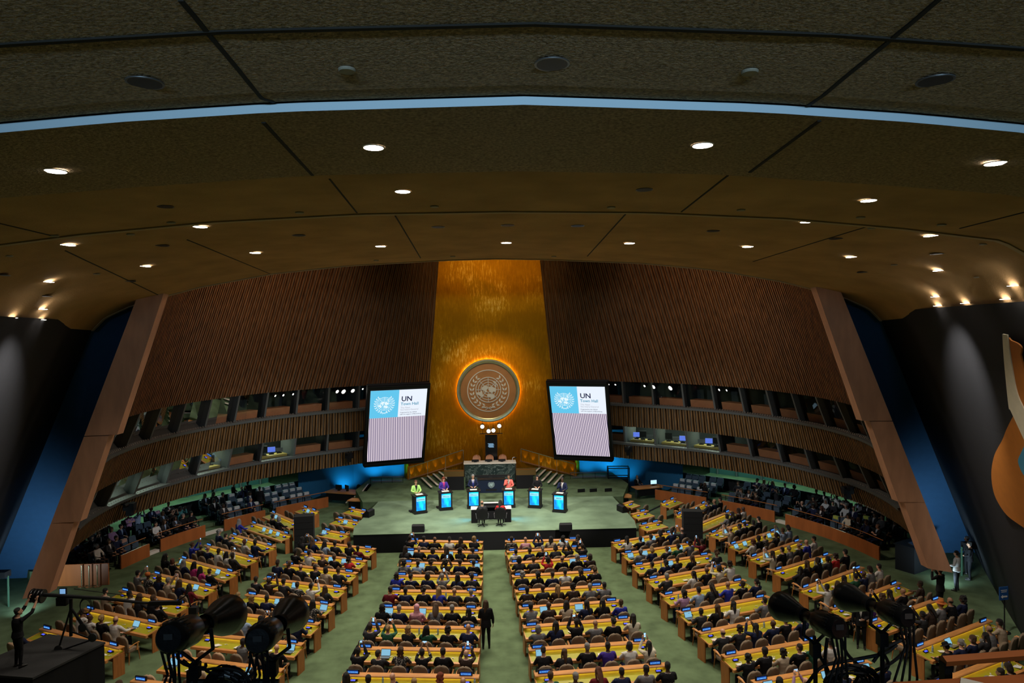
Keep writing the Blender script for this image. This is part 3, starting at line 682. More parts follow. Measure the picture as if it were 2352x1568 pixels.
def make_pose(key, sit=True, lean=0, sh=None, arms=None, head=(0, 0), turn=0, legs=None, voxel=.0125, skirt=False, mic=False):
    """arms: for (-1,+1): (elbow, wrist, hand dir, palm normal, curl)"""
    hz = .54 if sit else .95
    pel = Vector((0, 0, hz)); ld = Vector((0, math.sin(lean), math.cos(lean)))
    chest = pel+ld*.36; neck = pel+ld*.53; tq = Euler((0, 0, turn)).to_matrix()
    hq = Euler((head[1], 0, head[0])).to_matrix(); hc = neck+Vector((0, .025+.03*math.sin(lean), .165))
    def torso(mb, g):
        rs = []
        for t, rx, ry in ((-.10, .155, .115), (0, .165, .12), (.14, .15, .105), (.30, .17, .118), (.42, .185, .115), (.50, .135, .09), (.54, .07, .062)):
            c = pel+ld*t+Vector((0, -.012 if t > .2 else 0, 0)); rs.append([c+tq @ Vector(((rx+g)*math.cos(a), (ry+g)*math.sin(a), 0)) for a in [2*math.pi*j/18 for j in range(18)]])
        mb.rings(rs)
    def arm(mb, s, g, upto):
        shd = pel+ld*.465+tq @ Vector((s*.175, 0, 0)); el, wr = Vector(arms[s][0]), Vector(arms[s][1])
        mb.tube([shd-tq @ Vector((s*.05, 0, -.01)), shd, shd.lerp(el, .5), el, el.lerp(wr, .35), el.lerp(wr, upto)], [.055+g, .062+g, .050+g, .042+g, .042+g, .030+g], 10)
    def legs_(mb, g, full=True):
        for s in (-1, 1):
            if sit:
                if legs: kn, an = legs[s]
                else: kn, an = (s*.13, .44, .50), (s*.14, .42, .10)
                hip = pel+Vector((s*.09, .02, -.02))
            else:
                kn, an = legs[s] if legs else ((s*.10, .03, .50), (s*.11, 0, .09)); hip = pel+Vector((s*.09, 0, -.05))
            kn, an = Vector(kn), Vector(an)
            mb.tube([hip, hip.lerp(kn, .5), kn, kn.lerp(an, .4), an], [.095+g, .082+g, .060+g, .056+g, .040+g], 10)
            if full:
                fy = Vector((s*.04, 1, 0)) if not legs or len(legs) < 3 else Vector(legs[2])
                a2 = Vector((an.x, an.y, an.z-.045)); fy = fy.normalized()
                mb.tube([a2-fy*.05, a2+fy*.03+Vector((0, 0, .0)), a2+fy*.12-Vector((0, 0, .01)), a2+fy*.20-Vector((0, 0, .018))], [.034, .042, .034, .022], 8)
                mb.tube([an, a2], .038, 8)
    b = MB(); torso(b, 0); legs_(b, 0)
    b.tube([neck-ld*.08, neck+Vector((0, .005, .02)), hc-Vector((0, .02, .06))], [.075, .056, .052], 12)
    head_parts(b, hc, hq)
    for s in (-1, 1):
        arm(b, s, 0, 1.0); e, w_, hd, pn, cu = arms[s][:5]; hand(b, w_, hd, pn, (-s*.6, 0, .8) if len(arms[s]) < 6 else arms[s][5], cu)
    wr = [Vector(arms[s][1]) for s in (-1, 1)]; el = [Vector(arms[s][0]) for s in (-1, 1)]
    def dec(c):
        if (c-hc).length < .2 and c.z > neck.z+.0: return 0
        for a in (0, 1):
            if (c-wr[a]).length < .22 and abs(c.x) > 0 and ((c-wr[a]).length < .13 or (c-pel-ld*.3).length > .32) and not (sit and c.z < .64 and c.y < .3): 
                if not (not sit and c.z < hz-.12 and abs(c.x) < .15): return 0
        if c.z < .085: return 2
        if sit and (c.z < .655 and (c-pel-ld*.25).length > .15): return 1
        if not sit and c.z < hz+.04: return 1
        return 3
    body = remesh(b, voxel, 'person_'+key, [SKIN[0], CLOTHM['black'], SHOE, CLOTHM['white'], EYE, LIPM], dec)
    f = MB(); face_mesh(f, hc, hq)
    bm = bmesh.new(); bm.from_mesh(body); k = len(bm.verts)
    vs = [bm.verts.new(v) for v in f.v]
    for fc, mi in zip(f.f, f.m):
        nf = bm.faces.new([vs[i] for i in fc]); nf.material_index = 4+mi
    bm.to_mesh(body); bm.free()
    def jk(upto, g, low, vcut):
        j = MB(); torso(j, g)
        for s in (-1, 1): arm(j, s, g*.8, upto)
        if low:
            rs = [[pel+Vector((0, 0, z))+Vector((rx*math.cos(a), ry*math.sin(a)+(.0), 0)) for a in [2*math.pi*t/18 for t in range(18)]] for z, rx, ry in ((low, .20, .155), (0, .185, .145), (.1, .175, .13))]
            if not sit: j.rings(rs)
        def d2(c):
            t = (c-pel).dot(ld)
            if vcut and c.y > .045+(pel+ld*t).y and t > .2 and abs(c.x) < (t-.18)*.22 and (c-neck).length < .4: return -1
            if t > .515 and (c-neck).length < .095: return -1
            return 0
        return remesh(j, .016, 'jacket_'+key, [CLOTHM['black']], d2)
    POSES[key] = dict(body=body, jacket=jk(.93, .017, -.14, True), top=jk(.93, .012, -.05, False), short=jk(.12, .012, -.03, False), hc=hc, hq=hq, sit=sit, skirt=None)
    if skirt:
        j = MB(); j.rings([[Vector((rx*math.cos(a), ry*math.sin(a), z)) for a in [2*math.pi*t/18 for t in range(18)]] for z, rx, ry in ((.28, .25, .22), (.6, .22, .18), (.95, .185, .14), (1.05, .17, .13))]); POSES[key]['skirt'] = j.mesh('skirt', [CLOTHM['black']], True)
    return POSES[key]
def L(el, wr, d, n, cu=.6, *th): return (el, wr, d, n, cu)+th
DN = (0, 0, -1)
make_pose('desk', arms={-1: L((-.27, .14, .83), (-.14, .37, .80), (.35, 1, 0), DN, .5), 1: L((.27, .14, .83), (.14, .37, .80), (-.35, 1, 0), DN, .5)}, lean=.05)
make_pose('lap', arms={-1: L((-.27, .08, .80), (-.08, .27, .66), (.7, .7, -.1), DN, .5), 1: L((.27, .08, .80), (.08, .27, .66), (-.7, .7, -.1), DN, .5)}, lean=-.10, head=(.35, 0))
make_pose('phone', arms={-1: L((-.23, .27, .98), (-.085, .38, 1.27), (.15, .1, 1), (.7, .3, 0), .9, (1, 0, 0)), 1: L((.23, .27, .98), (.085, .38, 1.27), (-.15, .1, 1), (-.7, .3, 0), .9, (-1, 0, 0))}, lean=.0)
make_pose('chin', arms={-1: L((-.22, .26, .82), (-.06, .36, .82), (.9, .5, 0), DN, .4), 1: L((.19, .30, .84), (.05, .20, 1.07), (-.3, -.2, 1), (-.5, .2, 0), 1.0)}, lean=.20, head=(-.15, 0))
make_pose('turned', arms={-1: L((-.28, .05, .82), (-.13, .27, .67), (.5, .8, 0), DN, .5), 1: L((.26, .18, .84), (.20, .40, .80), (-.2, 1, 0), DN, .4)}, head=(.75, 0), turn=.15)
make_pose('crossed', arms={-1: L((-.27, .12, .86), (.06, .20, .88), (1, .0, .1), (0, -.6, -.4), .5), 1: L((.27, .12, .84), (-.06, .22, .83), (-1, 0, .1), (0, -.6, -.4), .5)}, lean=-.12, head=(-.6, .05))
make_pose('look', arms={-1: L((-.27, .12, .83), (-.16, .36, .80), (.2, 1, 0), DN, .5), 1: L((.27, .12, .83), (.10, .30, .80), (-.7, .7, 0), DN, .6)}, lean=.14, head=(.1, -.5))
STP = {-1: ((-.105, .03, .50), (-.11, 0, .09)), 1: ((.105, .03, .50), (.11, 0, .09))}
make_pose('lectern', sit=False, arms={-1: L((-.27, .10, 1.17), (-.13, .34, 1.13), (.5, .9, 0), DN, .4), 1: L((.27, .10, 1.17), (.13, .34, 1.13), (-.5, .9, 0), DN, .4)}, lean=.06, voxel=.010, head=(0, -.12))
make_pose('mic', sit=False, arms={-1: L((-.27, .10, 1.17), (-.16, .34, 1.13), (.3, .9, 0), DN, .4), 1: L((.25, .13, 1.16), (.05, .23, 1.38), (-.3, .2, 1), (-.7, -.3, .2), 1.3)}, voxel=.010)
make_pose('stand', sit=False, arms={-1: L((-.25, .02, 1.16), (-.10, .22, 1.10), (.9, .4, 0), (0, -.5, -.5), .5), 1: L((.25, .0, 1.14), (.27, .05, .88), (0, .15, -1), (-1, 0, 0), .4)}, skirt=True)
make_pose('raised', sit=False, arms={-1: L((-.20, .30, 1.62), (-.16, .42, 1.86), (.1, .2, 1), (.2, .8, 0), .7, (1, 0, 0)), 1: L((.24, .28, 1.58), (.17, .45, 1.84), (0, .1, 1), (-.2, .8, 0), .7, (-1, 0, 0))}, head=(-.35, .25), lean=.03)
make_pose('camera', sit=False, arms={-1: L((-.27, .16, 1.28), (-.08, .28, 1.55), (.3, .1, 1), (.6, .2, 0), .9, (1, 0, 0)), 1: L((.27, .16, 1.28), (.08, .28, 1.55), (-.3, .1, 1), (-.6, .2, 0), .9, (-1, 0, 0))})
# ---- hair in head coordinates (origin at eye height, face towards +Y)
HAIRS = {}
def hair(key, fn, vox=.011):
    b = MB(); fn(b); HAIRS[key] = remesh(b, vox, 'hair_'+key, [HAIRM['black']])
def cap(b, g=0): b.ell((0, -.020, .056), (.086+g, .100+g, .086+g), n=14, m=10); b.ell((0, -.045, .0), (.080+g, .072+g, .085+g), n=14, m=8)
hair('short', lambda b: cap(b))
hair('cropped', lambda b: cap(b, -.004))
hair('long', lambda b: (cap(b, .004), b.tube([(0, -.05, .02), (0, -.075, -.08), (0, -.085, -.18), (0, -.09, -.29), (0, -.085, -.34)], [(.09, .06), (.105, .055), (.11, .05), (.10, .04), (.06, .025)], 12), [b.tube([(q*.080, .0, .05), (q*.090, .005, -.05), (q*.092, .0, -.15), (q*.085, -.02, -.24)], [.022, .026, .026, .012], 8) for q in (-1, 1)]))
def _bob(b):
    cap(b, .008); b.ell((0, -.04, -.05), (.10, .07, .10), n=12)
    for s in (-1, 1): b.tube([(s*.085, -.01, .04), (s*.092, .0, -.05), (s*.085, .005, -.11)], [.025, .030, .018], 8)
hair('bob', _bob)
hair('bun', lambda b: (cap(b), b.ell((0, -.135, .04), (.042, .036, .042))))
hair('ponytail', lambda b: (cap(b), b.tube([(0, -.10, .05), (0, -.15, .02), (0, -.15, -.08), (0, -.13, -.19)], [.025, .032, .028, .010], 8)))
def _curly(b):
    r = random.Random(3); cap(b, .01)
    for i in range(46):
        a, z = r.uniform(0, 6.28), r.uniform(-.08, .13); q = math.sqrt(max(.05, 1-(z/.17)**2)); x, y = math.cos(a)*.095*q, math.sin(a)*.09*q-.045
        if y < .02 or z > .07: b.ell((x, y, z), (.03, .03, .03), n=6, m=5)
hair('curly', _curly)
def _wavy(b):
    r = random.Random(5); cap(b, .006)
    for i in range(60):
        z = r.uniform(-.30, .08); x = r.uniform(-.095, .095); b.ell((x, -.075-r.uniform(0, .03), z), (.024, .024, .035), n=6, m=5)
hair('wavy', _wavy)
hair('balding', lambda b: (b.ell((0, -.040, -.005), (.083, .080, .055), n=14, m=8)), .009)
hair('hijab', lambda b: (cap(b, .014), b.ell((0, -.02, -.075), (.09, .085, .085)), b.rings([[Vector((rx*math.cos(a), ry*math.sin(a)-.03, z)) for a in [2*math.pi*t/16 for t in range(16)]] for z, rx, ry in ((-.30, .20, .13), (-.22, .19, .135), (-.14, .11, .10), (-.04, .095, .09))])))
hair('hat', lambda b: (b.lathe([(0, .05), (.17, .045), (.175, .055), (.10, .07), (.095, .13), (.07, .155), (0, .16)], c=(0, -.02, 0), n=20), b.ell((0, -.04, .0), (.083, .08, .08))))
hair('turban', lambda b: (b.ell((0, -.03, .07), (.105, .115, .085), n=14), b.ell((0, -.08, .10), (.08, .06, .06))))
HNAME = {'short': 'short %s hair', 'cropped': 'cropped %s hair', 'long': 'long %s hair', 'bob': '%s bob', 'bun': '%s bun', 'ponytail': '%s ponytail', 'curly': 'curly %s hair', 'wavy': 'wavy %s hair', 'balding': 'balding %s hair', 'hijab': '%s headscarf', 'hat': '%s brimmed hat', 'turban': '%s head wrap', None: 'bald head'}
PEOPLE = []
def person(pose, loc, rz, skin, style, hc, cloth, bottom='black', kind='jacket', shirt='white', where='', group=None, scale=1.0, acc=None, label=None):
    P = POSES[pose]; o = D.objects.new('person', P['body']); COL.objects.link(o); o.location = loc; o.rotation_euler = (0, 0, rz); o.scale = (scale,)*3
    for i, m in ((0, SKIN[skin]), (1, CLOTHM[bottom]), (3, CLOTHM[shirt])):
        o.material_slots[i].link = 'OBJECT'; o.material_slots[i].material = m
    j = D.objects.new('jacket' if kind == 'jacket' else 'shirt', P[kind]); COL.objects.link(j); j.parent = o
    j.material_slots[0].link = 'OBJECT'; j.material_slots[0].material = CLOTHM[cloth]
    if style:
        h = D.objects.new({'hijab': 'headscarf', 'hat': 'hat', 'turban': 'head_wrap'}.get(style, 'hair'), HAIRS[style]); COL.objects.link(h); h.parent = o
        h.location = P['hc']; h.rotation_euler = P['hq'].to_euler()
        h.material_slots[0].link = 'OBJECT'; h.material_slots[0].material = CLOTHM[hc] if hc in CLOTHM and style in ('hijab', 'hat', 'turban') else HAIRM[hc]
    hn = HNAME[style]; hn = hn % hc.replace('dark ', '') if '%s' in hn else hn
    if not label: label = 'person, %s, %s %s, %s' % (hn, cloth.replace('dark ', '').replace('royal ', ''), {'jacket': 'jacket', 'top': 'top', 'short': 'shirt'}[kind], where)
    tag(o, label, 'person', group); PEOPLE.append(o); return o
SEATPOSES = ['desk', 'lap', 'desk', 'turned', 'look', 'phone', 'chin', 'crossed', 'desk', 'lap', 'look', 'desk', 'lap', 'desk']
def rand_look(r):
    cl = r.choice(['black']*15+['charcoal']*8+['navy']*8+['dark brown']*2+['grey']*3+['white']*3+['beige', 'cream', 'light blue', 'royal blue', 'maroon', 'dark green', 'patterned', 'mauve'])
    woman = r.random() < .5
    if woman: st, hc = r.choice(['long', 'long', 'bob', 'bun', 'ponytail', 'curly', 'wavy', 'long', 'bob']), r.choice(['black']*6+['dark brown']*4+['brown']*2+['blonde', 'auburn', 'grey'])
    else: st, hc = r.choice(['short', 'short', 'cropped', 'cropped', 'short', 'balding', None]), r.choice(['black']*6+['dark brown']*3+['brown', 'grey', 'grey'])
    if st is None: hc = 'black'
    kind = 'jacket' if cl in ('black', 'charcoal', 'navy', 'grey', 'beige') and r.random() < .75 else r.choice(['top', 'top', 'short'])
    if kind == 'short' and cl in ('black', 'charcoal'): kind = 'top'
    return dict(skin=r.choice([0, 1, 1, 2, 2, 3, 4, 4]), style=st, hc=hc, cloth=cl, kind=kind, bottom=r.choice(['black', 'charcoal', 'navy', 'black']), shirt=r.choice(['white', 'white', 'light blue', 'black']))
# ---------------------------------------------------------------- desks, chairs, audience
BLK = {
'CL': [((941,1238.5),(1110.5,1242)),((930,1262),(1110,1265)),((923,1289),(1110,1291)),((908.6,1318),(1110,1321)),((893.6,1352.5),(1107,1355)),((875,1391),(1107,1394)),((847,1433),(1104.6,1438)),((822,1483),(1103,1488)),((791,1542.6),(1101.5,1548))],
'CR': [((1160,1240),(1334,1236)),((1163,1264),(1339,1254)),((1169,1290),(1357,1277)),((1175,1320),(1367,1308)),((1183,1354),(1390,1341)),((1191,1392),(1425,1375.5)),((1200,1435),(1453,1415.6)),((1212.5,1486.5),(1492,1468)),((1226.5,1544),(1530,1520))],
'L2': [((807,1165),(850,1174)),((777,1188),(832,1198)),((747,1214.5),(803.5,1225)),((713.5,1240),(865,1258.5)),((697.5,1267),(845,1286)),((657,1292.5),(823.6,1313.5)),((612,1324.6),(797.6,1348.6)),((570,1361),(769.5,1386)),((545,1405),(737.5,1428.7)),((468,1451.5),(700,1475)),((395,1502.6),(654.4,1534))],
'L3': [((700,1162.5),(733.5,1173.5)),((628,1174.5),(690,1200)),((582,1198.5),(672,1227)),((537,1225),(635,1253.5)),((477,1249),(594,1281)),((420,1278.5),(547,1313.5)),((357,1313.5),(499,1347)),((283,1352),(437,1385)),((202,1393.5),(373.5,1430)),((103,1438.5),(287,1483.5))],
'R2': [((1430,1155),(1449,1149)),((1447.6,1179),(1484,1171)),((1466.7,1205),(1514,1195)),((1402.7,1244),(1549,1219)),((1426.7,1269.5),(1595,1243)),((1451,1297),(1630,1270)),((1482.8,1328),(1660,1297)),((1516.8,1365),(1707,1328.5)),((1555.8,1402.6),(1760,1366)),((1600.8,1448.5),(1810,1408)),((1655,1502),(1873.6,1463.6)),((1723,1561),(1991,1514))],
'R3': [((1516,1155),(1547,1143)),((1550,1181.7),(1618,1152)),((1583,1209),(1674,1172)),((1627,1223.5),(1713,1195)),((1671,1250),(1780,1215)),((1718,1278.6),(1835,1238.6)),((1773,1308.6),(1903,1270)),((1834,1350),(1975,1300)),((1904,1395),(2058.5,1335)),((1988,1428),(2155,1370)),((2092,1485),(2265,1420))]}
EXTRA = {'L3': [((-16.6, 22.0), (-13.6, 20.7))], 'L2': [((-11.5, 21.6), (-7.4, 20.4))], 'R3': [((12.6, 19.7), (16.2, 21.3))], 'CL': [((-5.3, 19.75), (-1.05, 19.3))], 'CR': [((.75, 19.25), (5.1, 19.6))]}
BN = {'CL': 'centre-left block', 'CR': 'centre-right block', 'L2': 'inner left block', 'L3': 'outer left block', 'R2': 'inner right block', 'R3': 'outer right block'}
# ---- one chair
def back_shell(y0, w, h, z0, th, mi=0, b=None):
    b = b or MB(); rows = []; N = 13
    for side in (0, 1):
        for i in range(N+1):
            t = 1-(1-i/N)**1.5 if i else 0; z = z0+h*t; tt = max(0, (t-.5)/.5); hw = w/2*(1-.13*(1-t))*max(.0, 1-tt**2.6)**.5 if i < N else w*.07
            rows.append((side, [Vector((hw*s, y0-.10*t+.05*(s*s)+(th if side else 0), z)) for s in (-1, -.6, -.2, .2, .6, 1)]))
    A = [r for s, r in rows if s == 0]; B_ = [r for s, r in rows if s == 1]
    loops = [a+list(reversed(c)) for a, c in zip(A, B_)]; b.rings(loops, mi); return b
chair0 = empty('desk_chair', (0, 0, -50))
back_shell(-.27, .52, .60, .42, .06).build('backrest', CHAIRF, chair0, True)
b = MB(); b.rings([[Vector((x*sc, y*sc*.98, z)) for x, y in ((-.25, -.22), (.25, -.22), (.28, .0), (.27, .24), (-.27, .24), (-.28, 0))] for z, sc in ((.38, .95), (.42, 1), (.45, 1), (.47, .93))]); b.build('seat', CHAIRF, chair0, True)
for s in (-1, 1):
    b = MB(); b.tube([(s*.29, -.24, .60), (s*.31, -.05, .66), (s*.31, .14, .665), (s*.30, .20, .63)], [(.022, .022), (.038, .018), (.038, .018), (.02, .016)], 8); b.beam((s*.295, .1, .40), (s*.305, .12, .65), .035, .05); b.build('armrest', WOOD, chair0, True)
    for y in (-.2, .2):
        b = MB(); b.tube([(s*.25, y*.95, .42), (s*.27, y*1.2, 0)], [.022, .014], 6); b.build('leg', WOODD, chair0)
CK = kids_of(chair0)
used = [False]; CHQ = []
def place_chair(x, y, rz, label, group='delegate chairs at the curved desks', tan=False): CHQ.append((x, y, rz, label, group, tan))
def flush_chairs():
    CHQ.sort(key=lambda c: (c[0]-CAM.x)**2+c[1]**2)
    for x, y, rz, label, group, tan in CHQ[:300]:
        if not used[0]: r = chair0; r.location = (x, y, 0); r.rotation_euler = (0, 0, rz); used[0] = True; r['group'] = group
        else: r = copy_tree(chair0, (x, y, 0), rz, CK, None, group)
        r['label'] = label; r['category'] = 'chair'
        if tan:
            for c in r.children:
                if c.name.startswith(('backrest', 'seat')): c.material_slots[0].link = 'OBJECT'; c.material_slots[0].material = CHAIRF_LIT
    vs, fs, ms, sm = [], [], [], []; names = [CHAIRF, WOOD, WOODD]
    for x, y, rz, *_ in CHQ[300:]:
        m = Matrix.Translation((x, y, 0)) @ Matrix.Rotation(rz, 4, 'Z')
        for c, _g in CK:
            k = len(vs); vs += [tuple(m @ v.co) for v in c.data.vertices]; mi = names.index(c.data.materials[0])
            for p in c.data.polygons: fs.append(tuple(v+k for v in p.vertices)); ms.append(mi); sm.append(p.use_smooth)
    if fs:
        me = D.meshes.new('desk_chairs'); me.from_pydata(vs, [], fs); [me.materials.append(q) for q in names]; me.polygons.foreach_set('material_index', ms); me.polygons.foreach_set('use_smooth', sm); me.update()
        o = link('desk_chairs', me); tag(o, 'farthest taupe chairs at the desks nearest the stage', 'chairs', None, 'stuff')
# ---- desk builder
signme = {}
def name_sign(p, rz, label):
    root = empty('name_sign', p, rz, label, 'name sign', 'lit name signs on the desks')
    if 'a' not in signme:
        signme['a'] = MB().box((0, 0, .065), (.40, .05, .13)).mesh('casing', BLACK)
        signme['b'] = MB().box((0, -.027, .06), (.33, .004, .085)).mesh('panel', SIGNB)
        signme['c'] = text_mesh('UN TOWN HALL', .042, SIGNT, 'CENTER', bold=True)
    link('casing', signme['a'], root); pn_ = link('lit_panel', signme['b'], root)
    link('lettering', signme['c'], pn_, (0, -.032, .042), (R(90), 0, 0)); return root
cons = {}
def desk(bk, i, A, B, n):
    A, B = Vector((A[0], A[1], 0)), Vector((B[0], B[1], 0)); d = B-A; ln = d.length; rz = math.atan2(d.y, d.x); lab = '%s, %s row from stage' % (BN[bk], ORD[i])
    root = empty('delegate_desk', A, rz, 'wooden delegate desk with yellow-green top, '+lab, 'desk', 'curved rows of delegate desks')
    # rows bow gently away from the stage in the middle
    sag = .0
    b = MB(); b.rings([[Vector((x, y, z)) for y, z in ((.0, .95), (-.20, .955), (-.20, .925), (0, .92))] for x in (0, ln/2, ln)]); b.rings([[Vector((x, y, z)) for y, z in ((-.20, .955), (-.225, .935), (-.225, .905), (-.20, .905))] for x in (0, ln)]); b.build('rail', WOOD, root)
    MB().box((ln/2, -.03, .62), (ln-.04, .03, .60)).build('front_panel', WOODD, root)
    b = MB(); b.rings([[Vector((x, y, z)) for y, z in ((-.06, .83), (-.62, .755), (-.62, .73), (-.06, .78))] for x in (.03, ln-.03)]); b.build('writing_top', LEATHER, root)
    b = MB(); b.rings([[Vector((x, y, z)) for y, z in ((-.62, .765), (-.71, .75), (-.71, .66), (-.62, .66))] for x in (0, ln)]); b.rings([[Vector((x, y, z)) for y, z in ((-.20, .815), (-.62, .762), (-.62, .73), (-.2, .75))] for x in (0, .03)]); b.rings([[Vector((x, y, z)) for y, z in ((-.20, .815), (-.62, .762), (-.62, .73), (-.2, .75))] for x in (ln-.03, ln)]); b.build('edge_board', WOOD, root)
    MB().box((ln/2, -.052, .885), (ln-.3, .012, .02)).build('lamp_strip', LAMPY, root)
    for x in (.03, ln-.03): MB().box((x, -.22, .38), (.045, .42, .76)).build('end_panel', WOODD, root)
    if 'c' not in cons:
        cons['c'] = MB().box((0, 0, .02), (.17, .10, .035), rx=.25).box((0.11, .02, .03), (.045, .045, .05)).tube([(-.07, .03, .02), (-.07, .0, .12), (-.07, -.09, .17)], .006, 5).mesh('console', BLACK)
        cons['d'] = MB().box((0, -.006, .042), (.14, .06, .006), rx=.25).mesh('display', BLUES)
        cons['e'] = MB().ell((0, 0, 0), (.022, .022, .012), n=8, m=5).tube([(0, 0, 0), (.03, -.05, .0), (.0, -.09, .0)], .008, 5).mesh('earpiece', WHITE)
    for x in (.36, ln-.36):
        c = link('microphone_console', cons['c'], root, (x, -.28, .80)); link('display', cons['d'], c)
        fx = Matrix.Rotation(rz, 3, 'Z') @ Vector((x-.05, -.10, .957))+A
        name_sign(fx, rz, 'blue-lit name sign, %s end of desk, %s' % ('left' if x < 1 else 'right', lab)) if ln > 1.5 or x > .6 else None
    for k in range(n):
        q = link('earpiece', cons['e'], root, ((k+.75)*ln/n, -.36-.05*(k % 3), .80)); q.rotation_euler = (0, 0, k*1.7)
    return rz, ln
